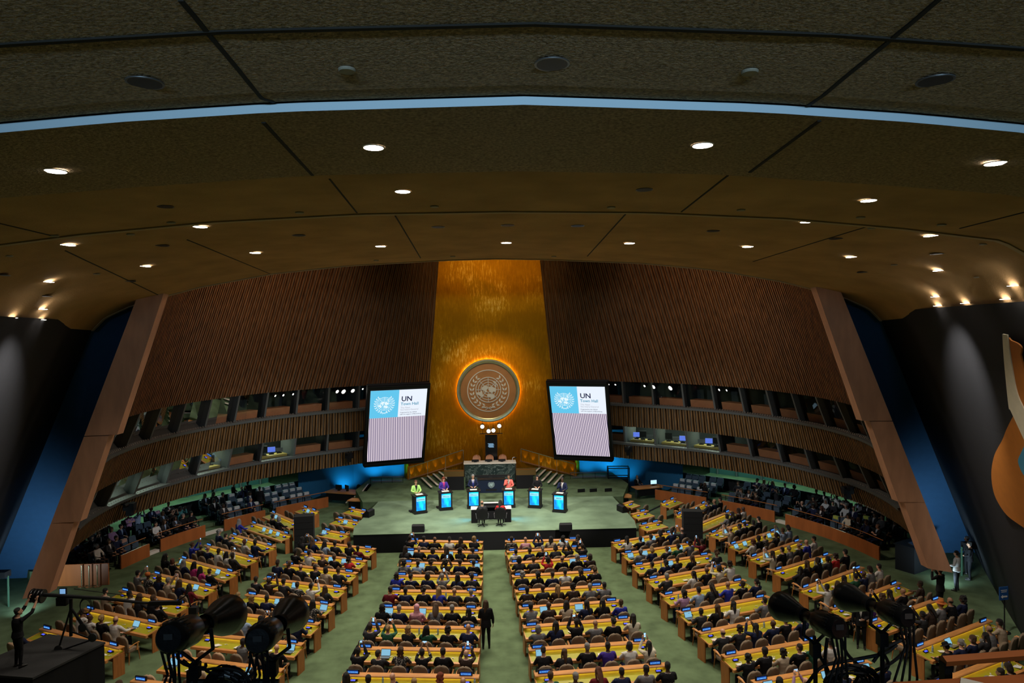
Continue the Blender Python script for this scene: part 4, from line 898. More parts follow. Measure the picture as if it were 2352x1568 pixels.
OVR = {  # (block, row, seat): forced look
('CL', 5, 2): dict(style='hijab', hc='pink', cloth='pink', kind='top', skin=1), ('CL', 0, 3): dict(cloth='white', kind='top', style='short', hc='black', skin=1),
('CL', 7, 3): dict(pose='phone', cloth='black', kind='short', style='short', hc='black', skin=2), ('CL', 7, 5): dict(style='balding', hc='grey', cloth='dark brown', kind='jacket', skin=0), ('CL', 7, 0): dict(pose='phone', cloth='black', kind='jacket', style='cropped', hc='black', skin=4),
('CL', 8, 4): dict(style='wavy', hc='red', cloth='black', kind='top', skin=0), ('CL', 8, 2): dict(style=None, hc='black', cloth='navy', kind='jacket', skin=0), ('CL', 8, 3): dict(style='short', hc='blonde', cloth='navy', kind='jacket', skin=0), ('CL', 8, 1): dict(style='short', hc='black', cloth='black', kind='jacket', skin=2),
('CL', 6, 1): dict(style='bun', hc='blonde', cloth='dark green', kind='top', skin=0), ('CL', 6, 2): dict(style='wavy', hc='blonde', cloth='black', kind='top', skin=0), ('CL', 6, 0): dict(style='short', hc='dark brown', cloth='charcoal', kind='jacket', skin=1),
('CL', 5, 1): dict(style='short', hc='grey', cloth='navy', kind='jacket', skin=0), ('CL', 4, 5): dict(style='short', hc='grey', cloth='charcoal', kind='jacket', skin=0), ('CL', 5, 0): dict(style='wavy', hc='black', cloth='black', kind='top', skin=3),
('CR', 8, 2): dict(style='long', hc='auburn', cloth='maroon', kind='top', skin=0), ('CR', 8, 4): dict(style='cropped', hc='black', cloth='grey', kind='jacket', skin=4), ('CR', 8, 5): dict(style='cropped', hc='black', cloth='black', kind='jacket', skin=4), ('CR', 8, 3): dict(style='cropped', hc='black', cloth='navy', kind='jacket', skin=3),
('CR', 7, 4): dict(style='bob', hc='black', cloth='white', kind='top', skin=1, pose='desk'), ('CR', 7, 3): dict(style='cropped', hc='black', cloth='indigo', kind='jacket', skin=4), ('CR', 7, 5): dict(style='long', hc='black', cloth='cream', kind='top', skin=2, pose='phone'), ('CR', 6, 5): dict(style='long', hc='black', cloth='cream', kind='top', skin=1),
('CR', 6, 2): dict(pose='phone', style='cropped', hc='black', cloth='black', kind='jacket', skin=4), ('CR', 6, 3): dict(style=None, hc='black', cloth='grey', kind='jacket', skin=2), ('CR', 5, 0): dict(style='short', hc='black', cloth='grey', kind='jacket', skin=3), ('CR', 5, 1): dict(style=None, hc='black', cloth='dark brown', kind='jacket', skin=4),
('CR', 5, 2): dict(style='long', hc='black', cloth='beige', kind='top', skin=2), ('CR', 0, 1): dict(style=None, hc='black', cloth='pink', kind='top', skin=1), ('CR', 2, 2): dict(style='bob', hc='black', cloth='red', kind='top', skin=2), ('CR', 3, 0): dict(style='curly', hc='grey', cloth='charcoal', kind='jacket', skin=0), ('CR', 4, 5): dict(style='short', hc='black', cloth='grey', kind='jacket', skin=3),
('CR', 1, 5): dict(pose='phone', style='short', hc='dark brown', cloth='black', kind='jacket', skin=1), ('CL', 2, 3): dict(pose='phone', style='curly', hc='black', cloth='dark brown', kind='top', skin=4), ('CL', 0, 2): dict(style='balding', hc='black', cloth='black', kind='jacket', skin=3),
('R2', 7, 3): dict(style=None, hc='black', cloth='royal blue', kind='top', skin=2), ('R2', 6, 2): dict(style='long', hc='black', cloth='white', kind='top', skin=2), ('R2', 6, 4): dict(pose='phone', style='bob', hc='dark brown', cloth='cream', kind='top', skin=1), ('R2', 6, 5): dict(style='curly', hc='dark brown', cloth='white', kind='top', skin=1), ('R2', 8, 2): dict(style='long', hc='black', cloth='white', kind='top', skin=3), ('R2', 8, 0): dict(style='cropped', hc='black', cloth='charcoal', kind='jacket', skin=3),
('R2', 3, 0): dict(style='long', hc='black', cloth='white', kind='top', skin=3), ('R2', 9, 3): dict(style=None, hc='black', cloth='navy', kind='jacket', skin=4), ('R2', 10, 1): dict(style='short', hc='black', cloth='black', kind='jacket', skin=4), ('R2', 10, 2): dict(style='curly', hc='black', cloth='beige', kind='top', skin=4), ('R2', 10, 5): dict(style='short', hc='black', cloth='white', kind='top', skin=2), ('R2', 6, 0): dict(style='short', hc='grey', cloth='charcoal', kind='jacket', skin=1), ('R2', 11, 1): dict(pose='phone', style='balding', hc='brown', cloth='mauve', kind='top', skin=0),
('R3', 7, 0): dict(style='cropped', hc='black', cloth='white', kind='top', skin=4, pose='phone'), ('R3', 7, 2): dict(style='long', hc='black', cloth='coral', kind='top', skin=2), ('R3', 6, 4): dict(style='curly', hc='dark brown', cloth='red', kind='top', skin=1), ('R3', 6, 5): dict(style='short', hc='black', cloth='black', kind='jacket', skin=1), ('R3', 5, 5): dict(style='short', hc='black', cloth='white', kind='top', skin=1), ('R3', 5, 2): dict(style='short', hc='grey', cloth='grey', kind='top', skin=2), ('R3', 5, 0): dict(style='long', hc='dark brown', cloth='cream', kind='top', skin=0),
('R3', 8, 1): dict(style='cropped', hc='black', cloth='purple', kind='top', skin=4), ('R3', 9, 1): dict(style='long', hc='dark brown', cloth='patterned', kind='top', skin=1), ('R3', 10, 5): dict(style='ponytail', hc='black', cloth='beige', kind='top', skin=2), ('R3', 10, 0): dict(style='hat', hc='black', cloth='black', kind='jacket', skin=1), ('R3', 9, 4): dict(style='hat', hc='orange', cloth='grey', kind='top', skin=1), ('R3', 4, 5): dict(style='bob', hc='black', cloth='light blue', kind='top', skin=1),
('L3', 1, 5): dict(style='bob', hc='dark brown', cloth='mauve', kind='top', skin=3), ('L3', 1, 3): dict(style='short', hc='black', cloth='black', kind='jacket', skin=2), ('L3', 4, 4): dict(style='long', hc='black', cloth='white', kind='top', skin=2), ('L3', 5, 3): dict(style='long', hc='black', cloth='magenta', kind='top', skin=3), ('L3', 5, 4): dict(style='long', hc='black', cloth='magenta', kind='top', skin=3), ('L3', 6, 1): dict(style='turban', hc='orange', cloth='patterned', kind='top', skin=4), ('L3', 6, 0): dict(style='short', hc='black', cloth='grey', kind='top', skin=1),
('L3', 7, 2): dict(style='short', hc='black', cloth='white', kind='top', skin=4), ('L3', 8, 4): dict(style='balding', hc='brown', cloth='white', kind='top', skin=0), ('L3', 6, 3): dict(style='short', hc='grey', cloth='beige', kind='jacket', skin=1), ('L3', 4, 0): dict(style='bun', hc='brown', cloth='royal blue', kind='top', skin=3),
('L2', 7, 0): dict(style='short', hc='blonde', cloth='light blue', kind='top', skin=0), ('L2', 7, 1): dict(style='wavy', hc='blonde', cloth='black', kind='top', skin=0), ('L2', 7, 2): dict(style='cropped', hc='black', cloth='navy', kind='jacket', skin=3), ('L2', 6, 3): dict(style='short', hc='dark brown', cloth='patterned', kind='top', skin=1), ('L2', 6, 2): dict(style='short', hc='black', cloth='charcoal', kind='jacket', skin=2), ('L2', 5, 4): dict(style='bob', hc='black', cloth='beige', kind='jacket', skin=1), ('L2', 4, 4): dict(style='curly', hc='black', cloth='red', kind='top', skin=3),
('L2', 9, 3): dict(style='cropped', hc='black', cloth='grey', kind='jacket', skin=4), ('L2', 9, 4): dict(style='short', hc='black', cloth='black', kind='top', skin=3), ('L2', 8, 3): dict(style='curly', hc='black', cloth='patterned', kind='top', skin=3), ('L2', 8, 5): dict(style=None, hc='black', cloth='charcoal', kind='jacket', skin=3), ('L2', 3, 2): dict(style='long', hc='black', cloth='light blue', kind='top', skin=2)}
EMPTY = {('L3', 0): 'all', ('L3', 1): (0, 1, 2), ('L3', 2): (1, 2, 3, 4, 5), ('L3', 9): (1, 2, 3, 4, 5), ('L3', 8): (0, 5), ('L2', 0): 'all', ('L2', 1): 'all', ('L2', 2): 'all', ('L2', 9): (0, 1, 2), ('L2', 10): (0, 1, 3), ('R2', 0): 'all', ('R2', 1): 'all', ('R2', 2): 'all', ('R3', 0): 'all', ('R3', 1): (0, 2), ('R3', 2): (0, 1, 2), ('R3', 10): (), ('L3', 10): 'all'}
seatrng = random.Random(21)
PHONE = MB().box((0, 0, 0), (.075, .009, .15)).mesh('phone', BLACK); PHSC = MB().box((0, -.006, 0), (.066, .003, .135)).mesh('screen', em('phone screen', (.35, .6, .9), 1.4))
LAPB = MB().box((0, 0, .01), (.33, .23, .018)).mesh('base', GREYM); LAPL = MB().box((0, .155, .12), (.33, .012, .22), rx=-.35).mesh('lid', GREYM); LAPS = MB().box((0, .147, .12), (.30, .004, .19), rx=-.35).mesh('screen', em('laptop screen', (.25, .55, .75), .9))
BOT = MB().lathe([(0, 0), (.033, 0), (.034, .02), (.034, .14), (.014, .18), (.014, .19)], n=12).mesh('bottle', mat('bottle plastic', (.3, .4, .5), .1)); BCAP = MB().lathe([(.015, .188), (.016, .188), (.016, .21), (0, .21)], n=10).mesh('cap', mat('bottle cap', (.1, .2, .5), .5))
SHEET = MB().box((0, 0, .002), (.21, .297, .004)).mesh('paper_sheet', PAPER)
rows_done = []
def do_row(bk, i, A, B):
    d = Vector((B[0]-A[0], B[1]-A[1], 0)); ln = d.length; n = max(2, round(ln/.68))
    if bk in ('L2', 'R2', 'L3', 'R3') and i < 3: n = max(1, round(ln/.64))
    rz, ln = desk(bk, i, A, B, n); rt = Matrix.Rotation(rz, 3, 'Z'); base = Vector((A[0], A[1], 0)); em_ = EMPTY.get((bk, i), ())
    side = {'CL': 1, 'L2': -1, 'L3': -1}.get(bk, 1)
    for k in range(n):
        sx = (k+.5)*ln/n; empty_ = em_ == 'all' or k in em_; r = seatrng; jx, jy = r.uniform(-.04, .04), r.uniform(-.06, .05)
        if (bk, i, k) not in OVR and em_ == () and r.random() < .07: empty_ = True
        p = base+rt @ Vector((sx+jx, -1.12+jy, 0)); seat = '%s, %s row, %s seat from left' % (BN[bk], ORD[i], ORD[k])
        ja = r.uniform(-.12, .12)
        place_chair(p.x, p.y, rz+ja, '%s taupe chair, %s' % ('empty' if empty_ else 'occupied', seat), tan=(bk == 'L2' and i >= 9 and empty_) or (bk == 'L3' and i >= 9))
        if not empty_:
            lk = rand_look(r); ps = r.choice(SEATPOSES); o = OVR.get((bk, i, k))
            if o: lk.update(o); ps = lk.pop('pose', ps)
            pp = base+rt @ Vector((sx+jx, -1.07+jy, 0))
            person(ps, pp, rz+ja*.5, where=seat, group='seated delegates at the desks', scale=r.uniform(1.0, 1.09), **lk)
            if ps == 'phone':
                q = pp+rt @ Vector((0, .46, 1.40)); ph = link('phone', PHONE, None, q, (0, 0, rz)); tag(ph, 'phone held up by person, '+seat, 'phone', 'phones held up by the audience'); link('screen', PHSC, ph); 
                if r.random() < .5: ph.rotation_euler = (0, R(90), rz)
        q = base+rt @ Vector((sx+r.uniform(-.08, .08), -.46, .788)); v = r.random()
        if v < .16:
            l = link('laptop', LAPB, None, q, (-.13, 0, rz)); link('lid', LAPL, l); link('screen', LAPS, l); tag(l, 'open laptop on the desk, '+seat, 'laptop', 'laptops on the desks')
        elif v < .42 and (i > 2 or bk[0] == 'C'):
            l = link('paper_sheet', SHEET, None, q, (-.13, 0, rz+r.uniform(-.6, .6))); tag(l, 'white paper sheet on the desk, '+seat, 'paper', 'papers on the desks')
        elif v < .52 and i > 3:
            l = link('water_bottle', BOT, None, q+rt @ Vector((.2, .1, .01)), (0, 0, 0)); link('cap', BCAP, l); tag(l, 'small plastic water bottle on the desk, '+seat, 'bottle', 'water bottles on the desks')
for bk, rows in BLK.items():
    for i, (a, c) in enumerate(rows):
        A, B = atz(*a, .95), atz(*c, .95); do_row(bk, i, (A.x, A.y), (B.x, B.y))
    for j, (a, c) in enumerate(EXTRA.get(bk, [])): do_row(bk, len(rows)+j, a, c)

flush_chairs()
# ---------------------------------------------------------------- side tribunes
PC = [V2(11.1, 46.3), V2(14.1, 43.4), V2(16.5, 40.4), V2(18.0, 37.4), V2(18.7, 34.9), V2(18.95, 33.0)]
PCc = resample(crom(PC, 12), .25)
def tri(s, off, z, k):        # point on the parapet line offset outwards
    P = PCc; k = max(0, min(len(P)-1, k)); t = (P[min(len(P)-1, k+1)]-P[max(0, k-1)]).normalized(); n_ = Vector((-t.y, t.x, 0))
    if n_.dot(Vector((0, 30, 0))-P[k]) > 0: n_ = -n_
    p = P[k]+n_*off; return Vector((p.x*s, p.y, z))
NT = len(PCc)
def seg(s, off0, off1, z0, z1, k0, k1, name, mt, mb=None, bd=None):
    o1 = off1 if callable(off1) else (lambda k: off1)
    b = mb or MB(); loops = [[tri(s, off0, z0, k), tri(s, o1(k), z0, k), tri(s, o1(k), z1, k), tri(s, off0, z1, k)] for k in range(k0, k1+1)]
    b.rings(loops); return b if mb else b.build(name, mt)
segn = {-1: [(0, 15), (18, 29), (34, 46), (49, 57)], 1: [(0, 15), (19, 34), (37, NT-1)]}
for s, nm in ((-1, 'left'), (1, 'right')):
    for i, z in enumerate((.10, .27, .45)):
        struct(seg(s, .35+1.0*i, 1.35+1.0*i if i < 2 else (lambda k: 12 if k < 30 else 12-8.6*(k-30)/(NT-31)), 0 if i else .0, z, 0, NT-1, 'floor_%s_tribune_step' % nm, CARPET))
    sg = segn[s]
    for i, (k0, k1) in enumerate(sg):
        k1 = min(k1, NT-1)
        root = empty('parapet', tri(s, 0, 0, (k0+k1)//2), 0, 'low reddish veneer parapet with handrail before the %s side seats, %s from the stage' % (nm, ORD[i]), 'parapet', 'veneer parapets before the side seats')
        iv = Vector(root.location)
        def shift(b): b.v = [tuple(Vector(v)-iv) for v in b.v]; return b
        shift(seg(s, 0, .07, 0, .68, k0, k1, '', None, MB())).build('panel', PARA, root)
        hr = MB(); hr.tube([tri(s, .25, .98, k) for k in range(k0, k1+1)], .022, 6); shift(hr).build('handrail', WOODD, root)
        pt_ = MB()
        for k in (k0+1, (k0+k1)//2, k1-1): pt_.beam(tri(s, .25, .15, k), tri(s, .25, .97, k), .03, .03)
        shift(pt_).build('rail_posts', BLACK, root)
    # pale steps in the gaps
    gaps = list(zip([q[1] for q in sg], [q[0] for q in sg[1:]]))
    for i, (k0, k1) in enumerate(gaps): struct(seg(s, .1, .4, 0, .15, k0, k1, 'trim_%d' % (40+i+(10 if s > 0 else 0)), NOSE))
    # dark barrier and teal-lit corridor glass behind the rows
    struct(seg(s, 3.75, 3.85, .45, 1.25, 0, 34 if s < 0 else 38, 'wall_%s_barrier' % nm, BLACK))
    g = MB(); g.strip([tri(s, 8.5, .4, k) for k in range(0, 40)], [tri(s, 8.5, 4.2, k) for k in range(0, 40)]); struct(g.build('wall_%s_corridor' % nm, mat('corridor wall', (.05, .12, .11), .4)))
    for q in range(4):
        p = tri(s, 6.2, 3.6, 5+q*10); lamp('AREA', 'corridor_lamp', p, p-Vector((0, 0, 3)), 36, (.55, 1, .85), shape='DISK', size=.8)
    for q in range(7):
        m = MB(); a = tri(s, 8.4, .45, 3+q*6); m.beam(a, a+Vector((0, 0, 3.2)), .12, .12); struct(m.build('trim_%d' % (60+q+(10 if s > 0 else 0)), DGREY))
# tribune seat
ts = empty('tribune_seat', (0, 0, -50))
b = MB(); b.rings([[Vector((x*sc, y, z)) for x, y in ((-.23, -.20-dy), (.23, -.20-dy), (.23, -.10-dy), (-.23, -.10-dy))] for z, sc, dy in ((.38, .9, 0), (.45, 1, 0), (.85, 1, .05), (.95, .92, .06), (.98, .8, .06))]); br = b.build('backrest', SLATE, ts, True)
b = MB(); b.rings([[Vector((x, y, z)) for x, y in ((-.17, -.285), (.17, -.285), (.17, -.135), (-.17, -.135))] for z in (.80, .985)]); hcv = b.build('headrest_cover', COVER, br)
b = MB(); b.box((0, -.02, .50), (.44, .10, .38), rx=.12); b.build('folded_seat', SLATE, ts)
for s in (-1, 1): MB().box((s*.25, -.04, .56), (.035, .30, .04)).build('armrest', BLACK, ts)
MB().box((0, -.12, .2), (.40, .08, .40)).build('base', BLACK, ts)
bpy.context.view_layer.update(); TK = kids_of(ts); ts.scale = (1, 1, .92); tused = [False]
tr = random.Random(5)
COVC = {'pink': mat('pink seat cover', (.50, .30, .40), .8), 'peach': mat('peach seat cover', (.5, .27, .2), .8), 'yellow': mat('yellow seat cover', (.45, .50, .08), .8)}
def tribune(s, nm):
    for row in range(3):
        off = .95+1.0*row; z = (.10, .27, .45)[row]; k = 4.0; j = 0
        while k < NT-4:
            ki = int(k); p = tri(s, off, z, ki); q = tri(s, off-1, z, ki); f = Vector((q.x-p.x, q.y-p.y, 0)); rz = math.atan2(-f.x, f.y)
            gap = any(a < k < c for a, c in zip([x[1] for x in segn[s]], [x[0] for x in segn[s][1:]]))
            if not gap:
                lab = 'tribune, row %s up, seat %s from the stage' % (ORD[row], ORD[j])
                cover = (s < 0 and k < 34) or (s > 0 and k < 17 and row < 2)
                if not tused[0]: r = ts; r.location = p; r.rotation_euler = (0, 0, rz); tused[0] = True; r['group'] = 'folding seats of the side tribunes'
                else: r = copy_tree(ts, p, rz, TK, None, 'folding seats of the side tribunes')
                r['label'] = 'slate folding seat%s, %s %s' % (' with white cover' if cover else '', nm, lab); r['category'] = 'seat'
                cc = None
                if not cover and tr.random() < .35 and k > 34: cc = COVC[tr.choice(['pink', 'peach'] if s < 0 else ['yellow'])]
                for c in list(r.children_recursive) if r != ts else []:
                    if c.name.startswith('headrest_cover'):
                        if cc: c.material_slots[0].link = 'OBJECT'; c.material_slots[0].material = cc
                        elif not cover: D.objects.remove(c)
                pr = {-1: (0 if k < 14 else (.18 if k < 26 else .78)), 1: (.05 if k < 18 else .72)}[s]
                if tr.random() < pr:
                    lk = rand_look(tr); o = None
                    if s < 0 and row == 1 and 33 < k < 36: lk.update(cloth='turquoise', kind='top', skin=4, style='bob', hc='black', bottom='turquoise')
                    if s > 0 and 40 < k < 44 and row == 1: lk.update(cloth='white', kind='top', skin=2)
                    pp = p+f.normalized()*.10; pp.z = z
                    person(tr.choice(['lap', 'lap', 'crossed', 'turned', 'phone']), pp, rz, where='%s %s' % (nm, lab), group='audience in the side tribunes', scale=.98, **lk)
            k += .60/.25; j += 1
tribune(-1, 'left'); tribune(1, 'right')
# ---------------------------------------------------------------- stage, dais, screens
def thing(name, loc, rz, label, cat, group=None): return empty(name, loc, rz, label, cat, group)
st = thing('stage_platform', (0, 36.2, 0), 0, 'low black-skirted stage platform topped with pale green carpet', 'stage')
b = MB(); b.ext([(-7.55, 0), (7.55, 0), (7.75, 1.4), (7.6, 7.2), (-7.3, 7.2), (-7.75, 1.4)], .985, 1.0); b.build('carpet_top', STAGEC, st)
b = MB(); b.ext([(-7.53, .02), (7.53, .02), (7.73, 1.4), (7.58, 7.18), (-7.28, 7.18), (-7.73, 1.4)], 0, .985); b.build('skirt', BLACKM, st)
rp = thing('rear_platform', (0, 43.4, 0), 0, 'dark green carpeted platform behind the stage', 'platform')
MB().ext([(-8.3, .02), (8.3, .02), (9.4, 3.6), (9.0, 7.5), (-9.0, 7.5), (-9.4, 3.6)], 0, .96).build('carpet_top', CARPET, rp)
# ---- dais
da = thing('dais', (-.2, 47, .96), 0, 'green marble presidential dais with a pale wooden counter', 'dais')
MB().box((0, .15, .83), (3.48, .3, 1.52)).build('marble_front', MARBLE, da)
MB().box((0, .45, 1.62), (3.62, 1.0, .07)).build('counter', NOSE, da)
MB().box((0, 1.6, .35), (4.2, 2.4, .7)).build('upper_floor', CARPET, da)
for s in (-1, 1): MB().box((s*1.78, .7, .83), (.08, 1.2, 1.6)).build('side_panel', mat('dark brown wood', (.10, .05, .02), .4), da)
for s, sn in ((-1, 'left'), (1, 'right')):
    w = thing('black_screen_wall', (-.2+s*2.35, 46.3, .96), 0, 'low black wall with bronze box above, %s of the marble dais' % sn, 'wall unit', 'wall units beside the dais')
    MB().box((0, 0, .45), (1.15, .2, .9)).build('panel', BLACKM, w); MB().box((s*.1, .25, 1.08), (1.35, .5, .36)).build('bronze_box', mat('bronze panel', (.16, .09, .025), .4, .5), w)
ros = thing('rostrum', (-.14, 45.5, .96), 0, 'dark blue rostrum with a pale wreath emblem below the marble dais', 'rostrum')
MB().box((0, 0, .42), (1.75, .6, .84)).build('body', mat('dark blue panel', (.006, .012, .035), .35), ros); MB().box((0, .0, .88), (1.85, .7, .05)).build('top', BLACK, ros)
MB().box((0, .4, .98), (2.6, .1, .12)).build('back_ledge', BLACK, ros); MB().box((0, -.31, .2), (.7, .01, .12)).build('vent', BLACK, ros)
# emblem: laurel, globe grid, continents
def emblem(b, r, y=0, t=.02, mi=0, grid=True):
    """emblem of radius r (wreath) in the XZ plane facing -Y"""
    def ring(rad, w, n=48):
        L0 = [Vector((rad*math.cos(2*math.pi*i/n), y, rad*math.sin(2*math.pi*i/n)+.05*r)) for i in range(n+1)]
        for p, q in zip(L0, L0[1:]): b.beam(p, q, w, t, mi, (0, 1, 0))
    R0 = .66*r
    for f in (.2, .4, .6, .8, 1.0): ring(R0*f, .03*r if f < 1 else .042*r, 24 if f < .5 else 40)
    for k in range(8):
        a = math.pi*k/4; b.beam((R0*.2*math.cos(a), y, R0*.2*math.sin(a)+.05*r), (R0*math.cos(a), y, R0*math.sin(a)+.05*r), .03*r, t, mi, (0, 1, 0))
    cont = [[(-.36, .10), (-.22, .22), (-.05, .20), (.0, .08), (-.10, -.02), (-.05, -.12), (-.16, -.14), (-.22, -.05), (-.34, .02)],
            [(-.62, -.14), (-.44, -.12), (-.38, -.04), (-.32, -.08), (-.30, -.22), (-.26, -.36), (-.36, -.38), (-.50, -.28), (-.62, -.22)],
            [(.02, .14), (.14, .18), (.28, .12), (.38, .08), (.42, -.04), (.36, -.12), (.26, -.10), (.22, -.18), (.10, -.14), (.04, -.06), (.0, .02)],
            [(-.06, -.24), (.08, -.20), (.26, -.26), (.34, -.36), (.22, -.50), (.14, -.48), (.08, -.38), (-.06, -.36)],
            [(.24, .44), (.34, .46), (.52, .24), (.50, .20), (.40, .30), (.28, .38)], [(.36, .16), (.44, .12), (.40, .30), (.34, .26)]]
    for P in cont:
        q = [Vector((x*1.0*r, y-t*.6, z*1.0*r+.05*r)) for x, z in P]; k = [p+Vector((0, t, 0)) for p in q]; n = len(q)
        b.add(q+k, [tuple(range(n)), tuple(reversed(range(n, 2*n)))]+[(i, n+i, n+(i+1) % n, (i+1) % n) for i in range(n)], mi)
    for s in (-1, 1):                                  # wreath of paired leaves
        for i in range(9):
            a = R(-78+i*15.2); c = Vector((s*.86*r*math.cos(a), y, .86*r*math.sin(a)+.02*r)); tg = Vector((-s*math.sin(a), 0, math.cos(a))); nr = Vector((s*math.cos(a), 0, math.sin(a)))
            for sd in (-1, 1):
                d = (tg*.9+nr*sd*.55).normalized(); l = .22*r; w = .05*r; o = c+nr*sd*.015*r; e = d.cross(Vector((0, 1, 0)))
                q = [o, o+d*l*.4+e*w, o+d*l, o+d*l*.4-e*w]; k = [p+Vector((0, t, 0)) for p in q]
                b.add(q+k, [(0, 1, 2, 3), (7, 6, 5, 4)]+[(j, 4+j, 4+(j+1) % 4, (j+1) % 4) for j in range(4)], mi)
        b.beam((s*.12*r, y, -.90*r), (s*.34*r, y, -.84*r), .05*r, t, mi, (0, 1, 0)); b.beam((-s*.16*r, y, -1.0*r), (s*.12*r, y, -.86*r), .035*r, t, mi, (0, 1, 0))
PALE = mat('pale metal emblem', (.85, .83, .78), .6)
b = MB(); emblem(b, .22, -.32, .01); o = b.build('wreath_emblem', mat('silver emblem', (.45, .6, .6), .5), ros); o.location = (0, 0, .55)
EC_ = Vector((-.22, 50.7, 7.3))
eb = thing('round_emblem', EC_, 0, 'large round emblem with wreath and world map on the gold wall', 'emblem')
b = MB(); b.lathe([(0, -.10), (2.1, -.10), (2.1, .0), (0, .0)], axis='y', n=72); b.build('wood_disc', mat('emblem wood', (.50, .22, .06), .5, var=.12, scale=1), eb)
b = MB(); b.lathe([(2.05, .0), (2.05, -.22), (2.12, -.26), (2.30, -.26), (2.34, -.18), (2.34, -.05), (2.05, .0)], axis='y', n=72); b.build('outer_ring', mat('champagne metal', (.50, .47, .27), .3, .7, var=.15, scale=2), eb, True)
b = MB(); b.lathe([(1.50, -.1), (1.50, -.15), (1.56, -.15), (1.56, -.1)], axis='y', n=72); b.build('inner_ring', PALE, eb)
b = MB(); emblem(b, 1.40, -.14, .05); o = b.build('wreath_and_map', PALE, eb); 
MB().lathe([(0, 0), (1.6, 0), (1.6, .34), (0, .34)], axis='y', n=40).build('mount', BLACK, eb)
b = MB(); b.lathe([(2.22, .2), (2.30, .2), (2.30, .1), (2.22, .1)], axis='y', n=72); b.build('backlight_ring', em('warm halo', (1, .55, .12), 14), eb)
# ---- column with four spotlights
co = thing('black_column', (-.07, 49, 1.66), 0, 'black marble column with a screen behind the dais chairs', 'column')
MB().box((0, 0, 1.32), (.86, .5, 2.64)).build('shaft', mat('black marble', (.01, .011, .012), .2, var=.6, scale=3), co)
MB().box((0, -.262, 2.15), (.66, .02, .55)).build('display_frame', BLACK, co)
sc_ = MB().box((-.02, -.275, 1.88), (.5, .01, .32)).build('display', mat('dark display', (.01, .02, .05), .3), co)
for k in range(6): 
    o = MB().box((-.05+.03*(k % 3), -.285, 2.0-.05*k), (.40-.05*(k % 2), .008, .028)).build('text_line', em('display text', (.3, .55, .8), .9), sc_)
MB().box((0, -.1, 2.70), (1.65, .05, .05)).build('light_bar', BLACK, co)
for i, (x, z) in enumerate(((-.62, 4.95), (-.18, 4.62), (.16, 4.66), (.58, 4.98))):
    _r = small_spot((-.07+x, 48.7, z), (-.07+x*1.5, 30, 2.5), '%s of the four lit spotlights above the black column' % ORD[i], True, 1.9, group='four spotlights above the black column'); MB().beam((0, 0, 4.36-z), (0, 0, 0), .03, .03).build('stand', BLACK, _r)
# dais chairs and monitors
for i, x in enumerate((-1.13, -.2, .72)):
    c = thing('armchair', (x, 48.35, 1.80), math.pi, 'tan leather chair behind the dais counter, %s' % ['left', 'middle', 'right'][i], 'chair', 'tan chairs on the dais')
    LT = mat('tan leather', (.72, .33, .17), .45)
    MB().box((0, 0, .46), (.55, .52, .12)).build('seat', LT, c); back_shell(-.26, .60, .62, .48, .08).build('backrest', LT, c, True)
    for s in (-1, 1): MB().box((s*.30, 0, .62), (.07, .42, .05)).build('armrest', BLACK, c)
    MB().box((0, 0, .2), (.3, .3, .4)).build('base', BLACK, c)
    m = thing('monitor', (x-.08, 47.35, 2.615), 0, 'black monitor on the dais counter, %s' % ['left', 'middle', 'right'][i], 'monitor', 'monitors on the dais')
    MB().box((0, 0, .11), (.50, .05, .15)).build('casing', BLACK, m); MB().box((0, .03, .03), (.2, .15, .06)).build('stand', BLACK, m)
ep = thing('desk_lamp', (1.38, 47.4, 2.615), 0, 'white desk lamp at the right end of the dais counter', 'lamp'); MB().tube([(0, 0, 0), (.0, 0, .22), (.08, -.05, .3), (.18, -.1, .28)], .02, 6).build('arm', WHITE, ep); MB().box((.2, -.1, .27), (.14, .1, .05)).build('head', BLACK, ep)
